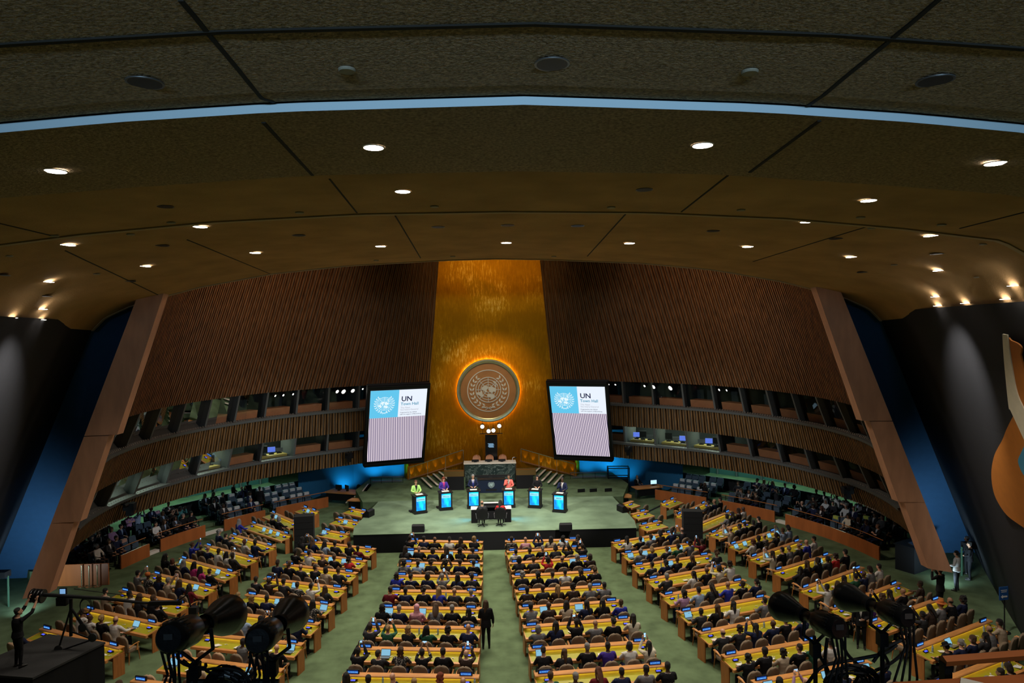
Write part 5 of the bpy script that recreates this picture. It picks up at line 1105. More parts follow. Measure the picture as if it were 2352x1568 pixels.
# ---- stairs on both sides of the dais
for s, sn in ((-1, 'left'), (1, 'right')):
    stt = thing('staircase', (0, 46.6, .96), 0, 'green carpeted stairs with pale nosings rising to the dais from the %s' % sn, 'stairs', 'stairs up to the dais')
    n = 5
    for k in range(n):
        x0 = 4.2-k*.42; z0 = .14*(k+1)
        b = MB(); x1 = 1.9
        b.ext([(s*x0-.2*0, .0), (s*x1, .0), (s*x1, 3.2), (s*(x0+1.0), 3.2)] if s > 0 else [(s*x1, .0), (s*x0, .0), (s*(x0+1.0), 3.2), (s*x1, 3.2)], z0-.14, z0); t_ = b.build('step', CARPET, stt)
        MB().beam((s*x0, .0, z0+.012), (s*(x0+.95), 3.15, z0+.012), .14, .03).build('nosing', NOSE, t_)
    hr = thing('handrail', (0, 49.6, .96), 0, 'slim brass handrail along the gold wall on the %s stairs' % sn, 'handrail', 'handrails on the dais stairs')
    b = MB(); b.beam((s*6.0, 0, .95), (s*2.1, 0, 2.15), .05, .05); b.build('rail', CHROME, hr)
    for x in (6.0, 4.7, 3.4, 2.1):
        z = .95+(6.0-x)/3.9*1.2; MB().beam((s*x, 0, z-1.0), (s*x, 0, z), .035, .035).build('post', CHROME, hr)
    gp = thing('gold_stair_panel', (0, 49.9, .96), 0, 'gold panel lit from below beside the %s stairs' % sn, 'panel', 'gold panels beside the stairs')
    b = MB(); b.add([(s*6.2, 0, 0), (s*2.0, 0, 1.2), (s*2.0, 0, 2.05), (s*6.2, 0, .95), (s*6.2, .06, 0), (s*2.0, .06, 1.2), (s*2.0, .06, 2.05), (s*6.2, .06, .95)], [(0, 1, 2, 3), (7, 6, 5, 4), (0, 4, 5, 1), (3, 2, 6, 7), (0, 3, 7, 4), (1, 5, 6, 2)]); b.build('panel', GOLD, gp)
    b = MB(); b.beam((s*6.2, -.05, .03), (s*2.0, -.05, 1.23), .06, .08); b.build('skirting', COPPER, gp)
    for k in range(7):
        x = 5.9-k*.58; z = (6.2-x)/4.2*1.2+.08
        lamp('SPOT', 'gold_uplight', (s*x, 49.74, .96+z), (s*x, 49.95, .96+z+1.1), 6, (1, .66, .16), spot_size=R(50), spot_blend=.8, shadow_soft_size=.03)
# ---- screens on the wall
def flat(b, c, w, h, mi=0, y=0.0): return b.add([(c[0]-w/2, y, c[1]-h/2), (c[0]+w/2, y, c[1]-h/2), (c[0]+w/2, y, c[1]+h/2), (c[0]-w/2, y, c[1]+h/2)], [(0, 1, 2, 3)], mi)
SKY1 = em('screen light blue', (.13, .60, .90), .95); SKYW = em('screen white', (.83, .90, 1), 1.0); SWHITE = em('screen emblem white', (.8, .95, 1), 1.0)
TX1 = em('screen text dark', (.004, .005, .05), 1); TX2 = em('screen text blue', (.12, .42, .62), .8); TX3 = em('screen text grey', (.45, .45, .52), .9)
def stripes():
    m = D.materials.new('screen wood stripes'); m.use_nodes = True; nt = m.node_tree; n = nt.nodes; b = n['Principled BSDF']; b.inputs['Base Color'].default_value = (0, 0, 0, 1)
    tc = n.new('ShaderNodeTexCoord'); sp = n.new('ShaderNodeSeparateXYZ'); nt.links.new(tc.outputs['Object'], sp.inputs[0])
    ml = n.new('ShaderNodeMath'); ml.operation = 'MULTIPLY'; ml.inputs[1].default_value = 8.2; nt.links.new(sp.outputs[0], ml.inputs[0])
    sk = n.new('ShaderNodeMath'); sk.operation = 'MULTIPLY_ADD'; sk.inputs[1].default_value = .55; nt.links.new(sp.outputs[2], sk.inputs[0]); nt.links.new(ml.outputs[0], sk.inputs[2])
    fr = n.new('ShaderNodeMath'); fr.operation = 'FRACT'; nt.links.new(sk.outputs[0], fr.inputs[0])
    r = n.new('ShaderNodeValToRGB'); r.color_ramp.interpolation = 'LINEAR'; e = r.color_ramp.elements; e[0].position = 0; e[0].color = (.06, .05, .20, 1); e[1].position = .42; e[1].color = (.80, .68, .74, 1)
    x = e.new(.28); x.color = (.10, .07, .13, 1); x = e.new(.95); x.color = (.74, .64, .76, 1); x = e.new(.99); x.color = (.06, .05, .20, 1)
    nt.links.new(fr.outputs[0], r.inputs[0]); nt.links.new(r.outputs[0], b.inputs['Emission Color']); b.inputs['Emission Strength'].default_value = .95; return m
STRP = stripes()
def bigscreen(x, z, a, t, w, h, sn):
    root = D.objects.new('wall_screen', None); COL.objects.link(root); root.empty_display_size = .1
    tag(root, 'huge tilted video screen on the %s of the gold wall' % sn, 'screen', 'two wall screens')
    rt = Vector((math.cos(a), math.sin(a), 0)); nn = Vector((math.sin(a), -math.cos(a), 0)); up = Vector((0, 0, 1))*math.cos(t)+nn*math.sin(t); fw = rt.cross(up)
    m = Matrix.Identity(4)
    for i in range(3): m[i][0], m[i][1], m[i][2], m[i][3] = rt[i], -fw[i], up[i], (x, 46, z)[i]
    if (m.to_3x3().determinant()) < 0:
        for i in range(3): m[i][1] = -m[i][1]
    root.matrix_world = m
    MB().box((0, .2, -.02), (w+.42, .36, h+.72)).build('casing', BLACK, root); MB().box((0, -.05, h/2+.22), (w+.3, .16, .16)).build('bezel_bar', BLACK, root); MB().box((0, -.05, -h/2-.25), (w+.35, .2, .18)).build('bezel_bar', BLACK, root)
    hz = h*.38; top = h/2
    f = MB(); flat(f, (0, top-hz/2), w, hz, 0, -.02); base = f.build('title_slide', SKYW, root)
    f = MB(); flat(f, (-w*.25, top-hz/2), w*.5, hz, 0, -.025); f.build('blue_panel', SKY1, base)
    f = MB(); flat(f, (0, -h/2+(h-hz)/2), w, h-hz, 0, -.02); f.build('striped_picture', STRP, root)
    f = MB(); emblem(f, w*.185, 0, .004); o = f.build('emblem', SWHITE, base); o.location = (-w*.25, -.032, top-hz*.5)
    for body, sz, px_, pz, mt, bd in (('UN', .50, .545, .42, TX1, True), ('Town Hall', .285, .54, .57, TX2, True), ('The Next', .165, .54, .69, TX3, False), ('Secretary-General', .165, .54, .765, TX3, False), ('Organized by the OPGA', .115, .535, .86, TX1, False), ('with the support of Bloomberg', .115, .535, .93, TX1, False)):
        link('lettering', text_mesh(body, sz, mt, bold=bd), base, (-w/2+w*px_, -.03, top-hz*pz), (R(90), 0, 0))
    return root
bigscreen(-6.40, 5.46, .35, .34, 3.78, 5.19, 'left'); bigscreen(5.93, 5.48, -.34, .36, 3.74, 5.25, 'right')
# ---- lecterns
def namebars(root, w, z, txt):
    if txt: link('lettering', text_mesh(txt, .085, TX1, 'CENTER'), root, (0, -.012, z), (R(90), 0, 0))
    else:
        b = MB(); r = random.Random(w)
        flat(b, (-.08, z+.05), .2, .022, 0, -.01); flat(b, (0, z-.01), w, .022, 0, -.01); b.build('lettering', TX2, root)
SCB = em('lectern screen blue', (.0, .16, .95), .95); SCC = em('lectern screen cyan', (.02, .62, 1), 1.0); SCW = em('lectern name band', (.35, .85, 1), 1.0)
def scrmat():
    m = D.materials.new('lectern screen'); m.use_nodes = True; nt = m.node_tree; n = nt.nodes; b = n['Principled BSDF']; b.inputs['Base Color'].default_value = (0, 0, 0, 1)
    tc = n.new('ShaderNodeTexCoord'); mp = n.new('ShaderNodeMapping'); mp.inputs['Rotation'].default_value = (0, .5, 0); mp.inputs['Scale'].default_value = (1.3, 1, .7); nt.links.new(tc.outputs['Object'], mp.inputs[0])
    ns = n.new('ShaderNodeTexNoise'); ns.inputs['Scale'].default_value = 1.3; ns.inputs['Detail'].default_value = 2; ns.inputs['Distortion'].default_value = .8; nt.links.new(mp.outputs[0], ns.inputs['Vector'])
    r = n.new('ShaderNodeValToRGB'); e = r.color_ramp.elements; e[0].position = .34; e[0].color = (.0, .14, .95, 1); e[1].position = .56; e[1].color = (.0, .66, 1, 1)
    nt.links.new(ns.outputs[0], r.inputs[0]); nt.links.new(r.outputs[0], b.inputs['Emission Color']); b.inputs['Emission Strength'].default_value = 1.5; return m
LSC = scrmat()
LEC = [((963, 1179), .45, 'Michelle Bachelet', 'far left'), ((1023, 1171), .25, None, 'second from left'), ((1088, 1167), .06, None, 'third from left'), ((1169, 1165), -.05, None, 'third from right'), ((1230, 1166), -.30, None, 'second from right'), ((1287, 1176), -.38, None, 'far right')]
LPOS = []
for i, (px, a, txt, w) in enumerate(LEC):
    if i == 5: txt = 'Macky Sall'
    p = atz(*px, 1.0); c = Vector((p.x, p.y+.15, 1.0)); LPOS.append((c, a))
    root = thing('lectern', c, a, 'black lectern with a glowing blue front screen, %s on stage' % w, 'lectern', 'six lecterns on the stage')
    MB().box((0, 0, .56), (.74, .50, 1.12)).build('body', BLACK, root); MB().box((0, 0, .07), (.80, .56, .14)).build('plinth', BLACK, root)
    b = MB(); b.box((0, .0, 1.14), (.84, .58, .05), rx=.06); b.build('top', BLACK, root)
    f = MB(); flat(f, (0, .64), .56, .86, 0, -.256); sm = f.build('screen', LSC, root)
    f = MB(); flat(f, (0, .90), .54, .19, 0, -.262); nb = f.build('name_band', SCW, sm)
    o = D.objects.new('tmp', None); 
    if txt: link('lettering', text_mesh(txt, .066, TX1, 'CENTER', bold=True), sm, (0, -.27, .88), (R(90), 0, 0))
    else:
        f = MB(); flat(f, (-.12, .93), .16, .02, 0, -.268); flat(f, (-.02, .88), .42, .022, 0, -.268); f.build('lettering', TX2, sm)
    D.objects.remove(o)
    b = MB(); b.tube([(-.28, .1, 1.16), (-.30, .08, 1.32), (-.20, .05, 1.38)], .008, 5); b.build('microphone', BLACK, root)
    pp = thing('notes', c+Vector((0, 0, 1.10)), a, 'white papers lying on the lectern %s' % w, 'papers', 'papers on the lecterns'); MB().box((0, 0, 0), (.42, .26, .008), rx=.06).build('sheets', PAPER, pp)
    root.scale = (1, 1, .93)
    if i in (0, 1): MB().box((-.36, .45, .06), (.2, .3, .1)).build('power_box', BLACK, root)
SPK = [('lectern', dict(skin=1, style='short', hc='auburn', cloth='lime green', kind='jacket', bottom='black', shirt='black'), 'person with short auburn hair in lime green jacket at the far left lectern', -.1),
 ('lectern', dict(skin=0, style='bob', hc='red', cloth='indigo', kind='jacket', bottom='black', shirt='magenta'), 'person with red hair in purple-blue jacket and pink top behind a lectern', .1),
 ('lectern', dict(skin=1, style='short', hc='grey', cloth='navy', kind='jacket', bottom='navy', shirt='white'), 'person with grey hair in navy suit and tie behind the third lectern', 0),
 ('mic', dict(skin=2, style='short', hc='dark brown', cloth='coral', kind='jacket', bottom='black', shirt='white'), 'person in a coral jacket speaking into a microphone', 0),
 ('lectern', dict(skin=0, style='long', hc='black', cloth='black', kind='top', bottom='black', shirt='black'), 'person with long black hair in a black outfit behind the fifth lectern', .25),
 ('mic', dict(skin=4, style='cropped', hc='black', cloth='navy', kind='jacket', bottom='navy', shirt='white'), 'person in navy suit holding a microphone at the far right lectern', .1)]
MICM = MB().tube([(0, 0, -.12), (0, 0, .05)], .013, 8).ell((0, 0, .075), (.024, .024, .03), n=8, m=6).mesh('microphone', BLACK)
for (c, a), (ps, lk, lab, da_) in zip(LPOS, SPK):
    off = Matrix.Rotation(a, 3, 'Z') @ Vector((.0, .58, 0)); o = person(ps, c+off, a+math.pi+da_, label=lab, group='speakers at the lecterns', scale=1.08 if 'navy' in lab else 1.04, **lk)
    if lk['shirt'] == 'white' and ps == 'lectern':
        MB().rings([[Vector((x, .115+yy, z)) for x, yy in ((-w_, 0), (w_, 0), (w_, .012), (-w_, .012))] for z, w_ in ((1.12, .02), (1.2, .034), (1.42, .018), (1.44, .028))]).build('necktie', CLOTHM['royal blue'], o)
    if ps == 'mic':
        m = link('microphone', MICM, None, c+off+Matrix.Rotation(a+math.pi+da_, 3, 'Z') @ Vector((.04, .27, 1.56)), (-.5, 0, 0)); tag(m, 'handheld black microphone held by the person in %s' % ('coral' if 'coral' in lab else 'navy suit'), 'microphone', 'handheld microphones')
# ---- moderators' table
mt_ = thing('moderator_table', (-.23, 38.05, 1.0), 0, 'black moderator table with white tops in the middle of the stage', 'table')
for s in (-1, 1):
    MB().box((s*.93, .15, .37), (.36, .62, .74)).build('side_pedestal', BLACKM, mt_); MB().box((s*.93, .15, .755), (.40, .66, .03)).build('side_top', WHITE, mt_)
MB().box((0, .55, .37), (1.6, .1, .74)).build('front_panel', BLACKM, mt_); MB().box((0, .42, .755), (1.5, .34, .03)).build('table_top', BLACK, mt_); MB().box((0, .72, .90), (.86, .16, .03)).build('raised_shelf', WHITE, mt_); MB().box((0, .72, .82), (.8, .12, .15)).build('shelf_box', BLACK, mt_)
for s, lab, lk in ((-1, 'left', dict(skin=2, style='balding', hc='black', cloth='charcoal', kind='jacket')), (1, 'right', dict(skin=2, style='long', hc='black', cloth='red', kind='top'))):
    c = thing('office_chair', (-.23+s*.5, 37.25, 1.0), -s*.08, 'black office chair of the %s moderator' % lab, 'chair', 'two moderator chairs')
    back_shell(-.26, .62, .62, .46, .07).build('backrest', BLACK, c, True); MB().box((0, 0, .46), (.52, .5, .09)).build('seat', BLACK, c)
    for q in (-1, 1): MB().tube([(q*.31, -.15, .45), (q*.34, -.1, .66), (q*.34, .15, .67)], .02, 6).build('armrest', GREYM, c)
    b = MB(); b.tube([(0, 0, .06), (0, 0, .44)], .03, 8)
    for k in range(5): b.beam((0, 0, .09), (.3*math.cos(k*1.257), .3*math.sin(k*1.257), .05), .04, .03)
    b.build('base', BLACK, c)
    person('desk', (-.23+s*.5, 37.38, 1.0), -s*.08, label='moderator person in %s seated on the %s of the stage table' % (lk['cloth'], lab), group='moderators', **lk)
for s in (-1, 1): lamp('SPOT', 'screen_glow_fill', (-.23+s*1.0, 38.7, 1.85), (-.23+s*1.8, 38.0, 1.0), 60, (.1, .5, 1), spot_size=R(120), spot_blend=1, shadow_soft_size=.1)  # added spots with no fixture, standing in for the screens' blue glow
# wedges, loudspeaker towers
def wedge(p, rz, lab):
    r = thing('stage_monitor', p, rz, lab, 'loudspeaker', 'wedge monitors around the stage')
    b = MB(); b.rings([[Vector((x, y, z)) for y, z in ((-.22, 0), (.22, 0), (.22, .34), (.06, .40), (-.22, .14))] for x in (-.33, .33)]); b.build('cabinet', BLACK, r)
    b = MB(); b.add([(-.29, -.225, .15), (.29, -.225, .15), (.29, .045, .41), (-.29, .045, .41)], [(0, 1, 2, 3)]); b.build('grille', BLACKM, r)
wedge(atz(961, 1220, 1.0), math.pi, 'black wedge monitor at the left front edge of the stage'); wedge(atz(1299, 1217, 1.0), math.pi, 'black wedge monitor at the right front edge of the stage')
wedge(Vector((-7.35, 39.9, 1.0)), R(70)+math.pi, 'black wedge monitor on the left side edge of the stage'); wedge(Vector((7.5, 39.6, 1.0)), R(-70)+math.pi, 'black wedge monitor on the right side edge of the stage')
for s, sn in ((-1, 'left'), (1, 'right')):
    p = ((-10.25, 36.9), (10.5, 36.0))[s > 0]; r = thing('loudspeaker_tower', (p[0], p[1], 0), -s*.15, 'tall black loudspeaker stack standing on the floor, %s of the stage' % sn, 'loudspeaker', 'loudspeaker towers')
    MB().box((0, 0, .12), (1.0, .8, .24)).build('base', BLACKM, r)
    for k in range(5): MB().box((0, 0, .24+.17+k*.34), (1.0, .72-.02*k, .325)).build('cabinet', mat('loudspeaker grille', (.006, .006, .006), .8), r)
# ---- things beside the stage
def small_table(nm, p, w, d, rz, lab, mt=WOOD):
    r = thing(nm, p, rz, lab, 'table'); b = MB(); b.ext([(-w/2, -d/2), (w/2, -d/2), (w/2+.1, d*.1), (w/2-.05, d/2), (-w/2, d/2)], .70, .76); b.build('table_top', mt, r)
    for x in (-w/2+.15, w/2-.15): MB().beam((x, 0, 0), (x, 0, .7), .08, .08).build('leg', GREYM, r)
    MB().box((0, -d/2+.06, .45), (w*.9, .03, .45)).build('modesty_panel', BLACKM, r); return r
def gear(p, rz, lab, on=False):
    r = thing('computer_monitor', p, rz, lab, 'monitor', 'computer monitors beside the stage'); MB().box((0, 0, .26), (.5, .04, .32)).build('casing', BLACK, r); MB().box((0, .04, .06), (.16, .14, .1)).build('stand', BLACK, r)
    if on: MB().box((0, -.023, .26), (.45, .004, .27)).build('screen', em('bright monitor', (.5, .8, 1), 1.2), r)
small_table('technician_table', (-10.3, 47.6, 0), 2.4, 1.2, -.35, 'curved wooden technician table before the left blue wall')
gear((-10.7, 47.7, .76), -.4, 'dark monitor on the left technician table, left one'); gear((-10.1, 47.5, .76), -.9, 'dark monitor on the left technician table, right one')
def office(p, rz, lab):
    c = thing('swivel_chair', p, rz, lab, 'chair', 'swivel chairs beside the stage'); b = MB(); b.ell((0, -.22, .72), (.24, .05, .26)); b.build('backrest', BLACK, c, True); MB().ell((0, 0, .46), (.25, .24, .06)).build('seat', BLACK, c, True)
    b = MB(); b.tube([(0, 0, .05), (0, 0, .44)], .03, 6); [b.beam((0, 0, .08), (.3*math.cos(k*1.257), .3*math.sin(k*1.257), .04), .04, .03) for k in range(5)]; b.build('base', BLACK, c)
office((-9.6, 48.5, 0), 2.6, 'black swivel chair before the left blue wall, far one'); office((-8.9, 47.9, 0), 2.2, 'black swivel chair before the left blue wall, near one'); office((-9.1, 46.9, 0), 1.2, 'black swivel chair at the end of the left technician table')
small_table('side_desk', (-8.75, 45.0, 0), 1.5, .7, -.3, 'small wooden desk behind the left edge of the stage')
for k, (x, y, a) in enumerate(((-7.7, 44.9, 3.0), (-7.0, 45.0, 2.9), (-6.4, 45.1, 3.2))): pass
lt = small_table('long_side_table', (7.2, 44.6, 0), 3.6, 1.0, -.08, 'long wooden press table behind the right edge of the stage')
for k, x in enumerate((5.8, 6.6, 7.6)): gear((x, 44.8, .76), .2+math.pi*(k == 1), 'dark monitor on the long right table, %s from the left' % ORD[k])
small_table('corner_table', (10.7, 46.9, 0), 2.0, .9, .25, 'wooden table before the right blue wall with laptops on it')
gear((11.2, 47.1, .76), 0.2, 'bright lit monitor on the right corner table', True)
person('desk', (10.2, 47.9, 0), math.pi+.5, 2, None, 'black', 'black', label='bald person in black seated at the right corner table')
for k, (x, y, a) in enumerate(((11.9, 46.2, .5), (12.3, 46.9, .9), (8.9, 45.5, 3.3), (8.0, 45.6, 3.1))):
    pass
# metal frame stairs and glass box on the right, railing on the left
fb = thing('framed_booth', (9.1, 49.0, .0), -.1, 'black-framed glass box before the right blue wall', 'booth')
b = MB()
for x in (-.75, .75):
    for y in (-.4, .4): b.beam((x, y, 0), (x, y, 1.75), .06, .06)
for z in (.05, 1.05, 1.72):
    for y in (-.4, .4): b.beam((-.75, y, z), (.75, y, z), .06, .06)
    for x in (-.75, .75): b.beam((x, -.4, z), (x, .4, z), .06, .06)
b.build('frame', BLACK, fb); MB().box((0, 0, .5), (1.4, .7, .9)).build('cabinet', BLACK, fb)
for s, sn, x0, x1 in ((-1, 'left', 6.4, 8.7), (1, 'right', 5.6, 8.3)):
    rl = thing('metal_railing', (0, 48.9, .96), 0, 'thin metal railing on the platform before the %s blue wall' % sn, 'railing', 'railings before the blue walls')
    b = MB(); b.beam((s*x0, 0, .45), (s*x1, 0, .45), .03, .05); b.build('top_rail', GREYM, rl); b = MB()
    for k in range(4): x = x0+(x1-x0)*k/3; b.beam((s*x, 0, 0), (s*x, 0, .45), .025, .025)
    b.build('posts', BLACK, rl); MB().box((s*(x0+x1)/2, .1, .12), ((x1-x0)*.9, .12, .1)).build('light_batten', GREYM, rl)
# side steps down from the rear platform on the left
sst = thing('side_steps', (-9.3, 47.6, 0), 0, 'green steps with pale nosings down from the left rear platform', 'stairs')
for k in range(5):
    q = MB().box((.85-.3*(4-k), 0, .096*(5-k)), (.3 if k < 4 else .3, 2.0, .192*(5-k))) if False else MB().box((.6-.28*k, -.2*0, .096*(5-k)), (.28, 2.2, .192*(5-k)))
    t_ = q.build('step', CARPET, sst); MB().beam((.6-.28*k-.14, -1.1, .192*(5-k)+.01), (.6-.28*k-.14, 1.1, .192*(5-k)+.01), .08, .03).build('nosing', NOSE, t_)
# ---------------------------------------------------------------- foreground and extras
def pixtube(b, pts, y, r, mi=0): return b.tube([aty(px, py, y if not hasattr(y, '__len__') else y[i]) for i, (px, py) in enumerate(pts)], r, 7, mi)
# followspot-like theatre lights on the rail below the camera
def theatre_light(rear, yr, front, yf, lab, patch=True):
    P0, P1 = aty(*rear, yr), aty(*front, yf); ax = (P1-P0).normalized(); q = ax.to_track_quat('Z', 'Y').to_matrix(); L_ = (P1-P0).length
    root = thing('theatre_light', P0, 0, lab, 'spotlight', 'big black theatre lights before the camera')
    s = L_/.72
    b = MB(); b.lathe([(0, -.05*s), (.07*s, -.05*s), (.086*s, -.03*s), (.092*s, .02*s), (.088*s, .19*s), (.060*s, .25*s), (.046*s, .28*s), (.042*s, .40*s), (0, .40*s)], n=28, mtx=q); b.build('body', GLOSSB, root, True)
    b = MB(); b.lathe([(.040*s, .37*s), (.046*s, .37*s), (.118*s, .62*s), (.128*s, .70*s), (.118*s, .72*s), (.105*s, .62*s), (.036*s, .40*s)], n=32, mtx=q); b.build('snoot', GLOSSB, root, True)
    b = MB(); b.lathe([(.054*s, .37*s), (.060*s, .37*s), (.060*s, .43*s), (.054*s, .43*s)], n=24, mtx=q); b.build('collar', BLACK, root)
    b = MB()
    for k in range(12):
        a = math.pi*k/12; p = q @ Vector((.089*s*math.cos(a)*1.02, .089*s*math.sin(a)*1.02, .0)); b.beam(p, p+q @ Vector((0, 0, .05*s)), .006, .006)
    b.build('cooling_fins', BLACK, root)
    up = Vector((0, 0, 1)); sd = ax.cross(up).normalized()
    if patch: c = ax*.18*s-sd*.055*s+up*.072*s; MB().box(c, (.05, .05, .004), rx=0, ry=-.6).build('label', mat('grey label', (.16, .16, .16), .6), root)
    MB().box(-ax*.055*s+up*.01, (.045, .004, .03)).build('display', mat('small panel', (.05, .05, .05), .4), root)
    b = MB(); c = ax*.24*s; b.tube([c-sd*.10*s, c-sd*.11*s-up*.12*s, c-up*.20*s, c+sd*.11*s-up*.12*s, c+sd*.10*s], .011, 6); b.build('yoke', BLACK, root)
    b = MB(); b.tube([c-up*.20*s, c-up*.75*s], .013, 8); b.box(c-up*.25*s, (.05, .05, .08)); b.build('pole', BLACK, root)
    cb = MB()
    for k in range(4):
        a = q @ Vector(((k-1.5)*.03, -.07*s, -.02)); cb.tube([a, a-up*.12+sd*.01*k, a-up*.30-sd*.02*(k-1), a-up*(.55+.05*k)+ax*.05*k], .007, 6)
    cb.build('cables', BLACK, root); return root
theatre_light((398, 1462), 3.6, (528, 1410), 4.25, 'black theatre light with flared snoot, leftmost of the four before the camera')
theatre_light((598, 1466), 3.6, (672, 1408), 4.2, 'black theatre light with flared snoot, second from the left before the camera')
theatre_light((1918, 1440), 3.8, (1790, 1390), 4.3, 'black theatre light with flared snoot, third from the left before the camera', False)
theatre_light((2075, 1415), 3.8, (1938, 1368), 4.3, 'black theatre light with flared snoot, rightmost of the four before the camera', False)
rg = thing('lighting_rail', aty(560, 1565, 4.0), 0, 'black pipe rail carrying the two left theatre lights', 'rail'); iv = Vector(rg.location)
b = MB(); b.tube([aty(430, 1566, 4)-iv, aty(640, 1566, 4)-iv], .018, 8); b.tube([aty(612, 1520, 4)-iv, aty(612, 1640, 4)-iv], .02, 8); b.tube([aty(436, 1540, 4)-iv, aty(436, 1640, 4)-iv], .02, 8); b.tube([aty(592, 1532, 4)-iv, aty(620, 1532, 4)-iv], .012, 8); b.build('pipe', BLACK, rg)
b = MB(); r = random.Random(8)
for k in range(26):
    cx = 520+r.uniform(-14, 14); w = 30+r.uniform(-8, 22); h = 40+r.uniform(-12, 12); cy = 1578+r.uniform(-6, 10)
    b.tube([aty(cx+w*math.cos(a), cy-h*math.sin(a), 3.9+.02*r.random()) for a in [math.pi*2*i/18 for i in range(19)]], .006, 5)
tag(b.build('cable_coil', GLOSSB), 'heap of coiled black cables under the two left theatre lights', 'cables')
b = MB()
for pts in ([(392, 1480), (388, 1515), (396, 1545), (402, 1575)], [(410, 1480), (408, 1510), (430, 1528), (470, 1532), (472, 1523), (474, 1540), (500, 1548)], [(420, 1515), (440, 1530), (470, 1537), (500, 1534), (545, 1540), (570, 1560)], [(575, 1490), (573, 1530), (560, 1555)], [(590, 1490), (585, 1540), (565, 1560)]):
    b.tube([aty(x, y, 3.8) for x, y in resamp] if False else [Vector(p) for p in crom([aty(x, y, 3.8) for x, y in pts], 5)], .0075, 6)
tag(b.build('loose_cables', BLACK), 'loose black cables hanging between the left theatre lights', 'cables')
b = MB()
for pts in ([(1850, 1575), (1890, 1530), (1960, 1515), (2030, 1500), (2060, 1480)], [(1930, 1460), (1945, 1500), (1975, 1535), (1960, 1575)], [(1900, 1465), (1895, 1520), (1905, 1575)], [(1870, 1460), (1880, 1500), (1900, 1535), (1912, 1575)], [(2030, 1500), (2040, 1530), (2010, 1560)], [(2090, 1455), (2080, 1490), (2050, 1520), (2010, 1540)], [(2005, 1520), (2030, 1490), (2070, 1470)]):
    b.tube([Vector(p) for p in crom([aty(x, y, 4.0) for x, y in pts], 5)], .010, 6)
for k in range(14):
    cx = 1955+r.uniform(-14, 14); w = 34+r.uniform(-8, 18); h = 30+r.uniform(-10, 12); b.tube([aty(cx+w*math.cos(a), 1565-h*math.sin(a), 3.9+.02*r.random()) for a in [math.pi*2*i/16 for i in range(17)]], .007, 5)
tag(b.build('cable_tangle', BLACK), 'tangle of black cables and clamps under the right theatre lights', 'cables')
# balcony front at the lower right
hr = thing('balcony_handrail', aty(2260, 1505, 3.7), 0, 'polished wooden handrail in the lower right corner before the camera', 'handrail'); iv = Vector(hr.location)
b = MB(); b.rings([[p+Vector(o) for o in ((-.0, -.03, .0), (0, .03, .0), (0, .035, .028), (0, 0, .045), (0, -.035, .028))] for p in (aty(2165, 1524, 3.75)-iv, aty(2360, 1509, 3.75)-iv, aty(2480, 1500, 3.75)-iv)]); b.build('rail', PARA, hr, False)
b = MB(); b.beam(aty(2172, 1520, 3.75)-iv, aty(2172, 1650, 3.75)-iv, .045, .05); b.build('post', BLACK, hr)
cp = thing('balcony_ledge', aty(2200, 1575, 3.3), 0, 'wooden balcony ledge at the bottom right edge of the picture', 'ledge'); iv = Vector(cp.location)
a_, c_ = aty(2050, 1566, 3.6), aty(2400, 1545, 3.6); b = MB(); b.add([a_-iv, c_-iv, c_-iv+Vector((0, -.9, 0)), a_-iv+Vector((0, -.9, 0)), a_-iv+Vector((0, 0, -.12)), c_-iv+Vector((0, 0, -.12)), c_-iv+Vector((0, -.9, -.12)), a_-iv+Vector((0, -.9, -.12))], [(0, 1, 2, 3), (7, 6, 5, 4), (0, 4, 5, 1), (1, 5, 6, 2), (2, 6, 7, 3), (3, 7, 4, 0)]); b.build('top', PARA, cp)
p = aty(2270, 1562, 3.45); o = link('paper_sheet', SHEET, None, (p.x, p.y-.04, c_.z-.004), (0, 0, .9)); tag(o, 'white paper on the balcony ledge at the bottom right', 'paper')
# crane, operator and their platform
ZP = 1.8
pl = thing('camera_platform', (-15.4, 20.6, 0), 0, 'black carpeted camera platform in the lower left corner', 'platform')
q = [atz(-140, 1540, ZP), atz(0, 1503, ZP), atz(112, 1455, ZP), atz(242, 1474, ZP), atz(75, 1556, ZP)]
MB().ext([(v.x+15.4, v.y-20.6) for v in [q[0], q[4], q[3], q[2], q[1]]], ZP-.06, ZP).build('deck', mat('black carpet', (.018, .018, .018), .95, var=.4, scale=40), pl)
c5 = [q[0], q[4], q[3], q[2], q[1]]; cc = sum(c5, Vector())/5; MB().ext([((cc+(v-cc)*.985).x+15.4, (cc+(v-cc)*.985).y-20.6) for v in c5], 0, ZP-.06).build('skirt', BLACKM, pl)
op = atz(42, 1532, ZP); person('raised', op, R(-28), 1, 'cropped', 'black', 'black', 'black', 'short', 'black', label='person in black T-shirt lifting the crane counterweight on the left platform')
YC = op.y+.35
cr = thing('camera_crane', atz(165, 1490, ZP), 0, 'black camera crane with round counterweights on the left platform', 'camera crane'); iv = Vector(cr.location); YC2 = iv.y
def A(px, py, y=YC2): return aty(px, py, y)-iv
b = MB(); b.tube([A(95, 1365, YC2-.1), A(240, 1374), A(330, 1384), A(415, 1388)], [.06, .055, .045, .035], 8); b.tube([A(170, 1352), A(330, 1372)], .012, 5); b.build('boom', BLACK, cr)
ax = (A(240, 1374)-A(95, 1365, YC2-.1)).normalized(); qq = ax.to_track_quat('Z', 'Y').to_matrix()
for k in range(4): b = MB(); b.lathe([(0, 0), (.20, 0), (.21, .015), (.21, .045), (.20, .06), (0, .06)], c=A(72+k*8, 1367+k*.5, YC2-.1), n=28, mtx=qq); b.build('counterweight', GLOSSB, cr, True)
b = MB(); b.box(A(145, 1370)+Vector((0, 0, -.12)), (.3, .25, .25)); b.tube([A(163, 1375), A(163, 1460)], .05, 8)
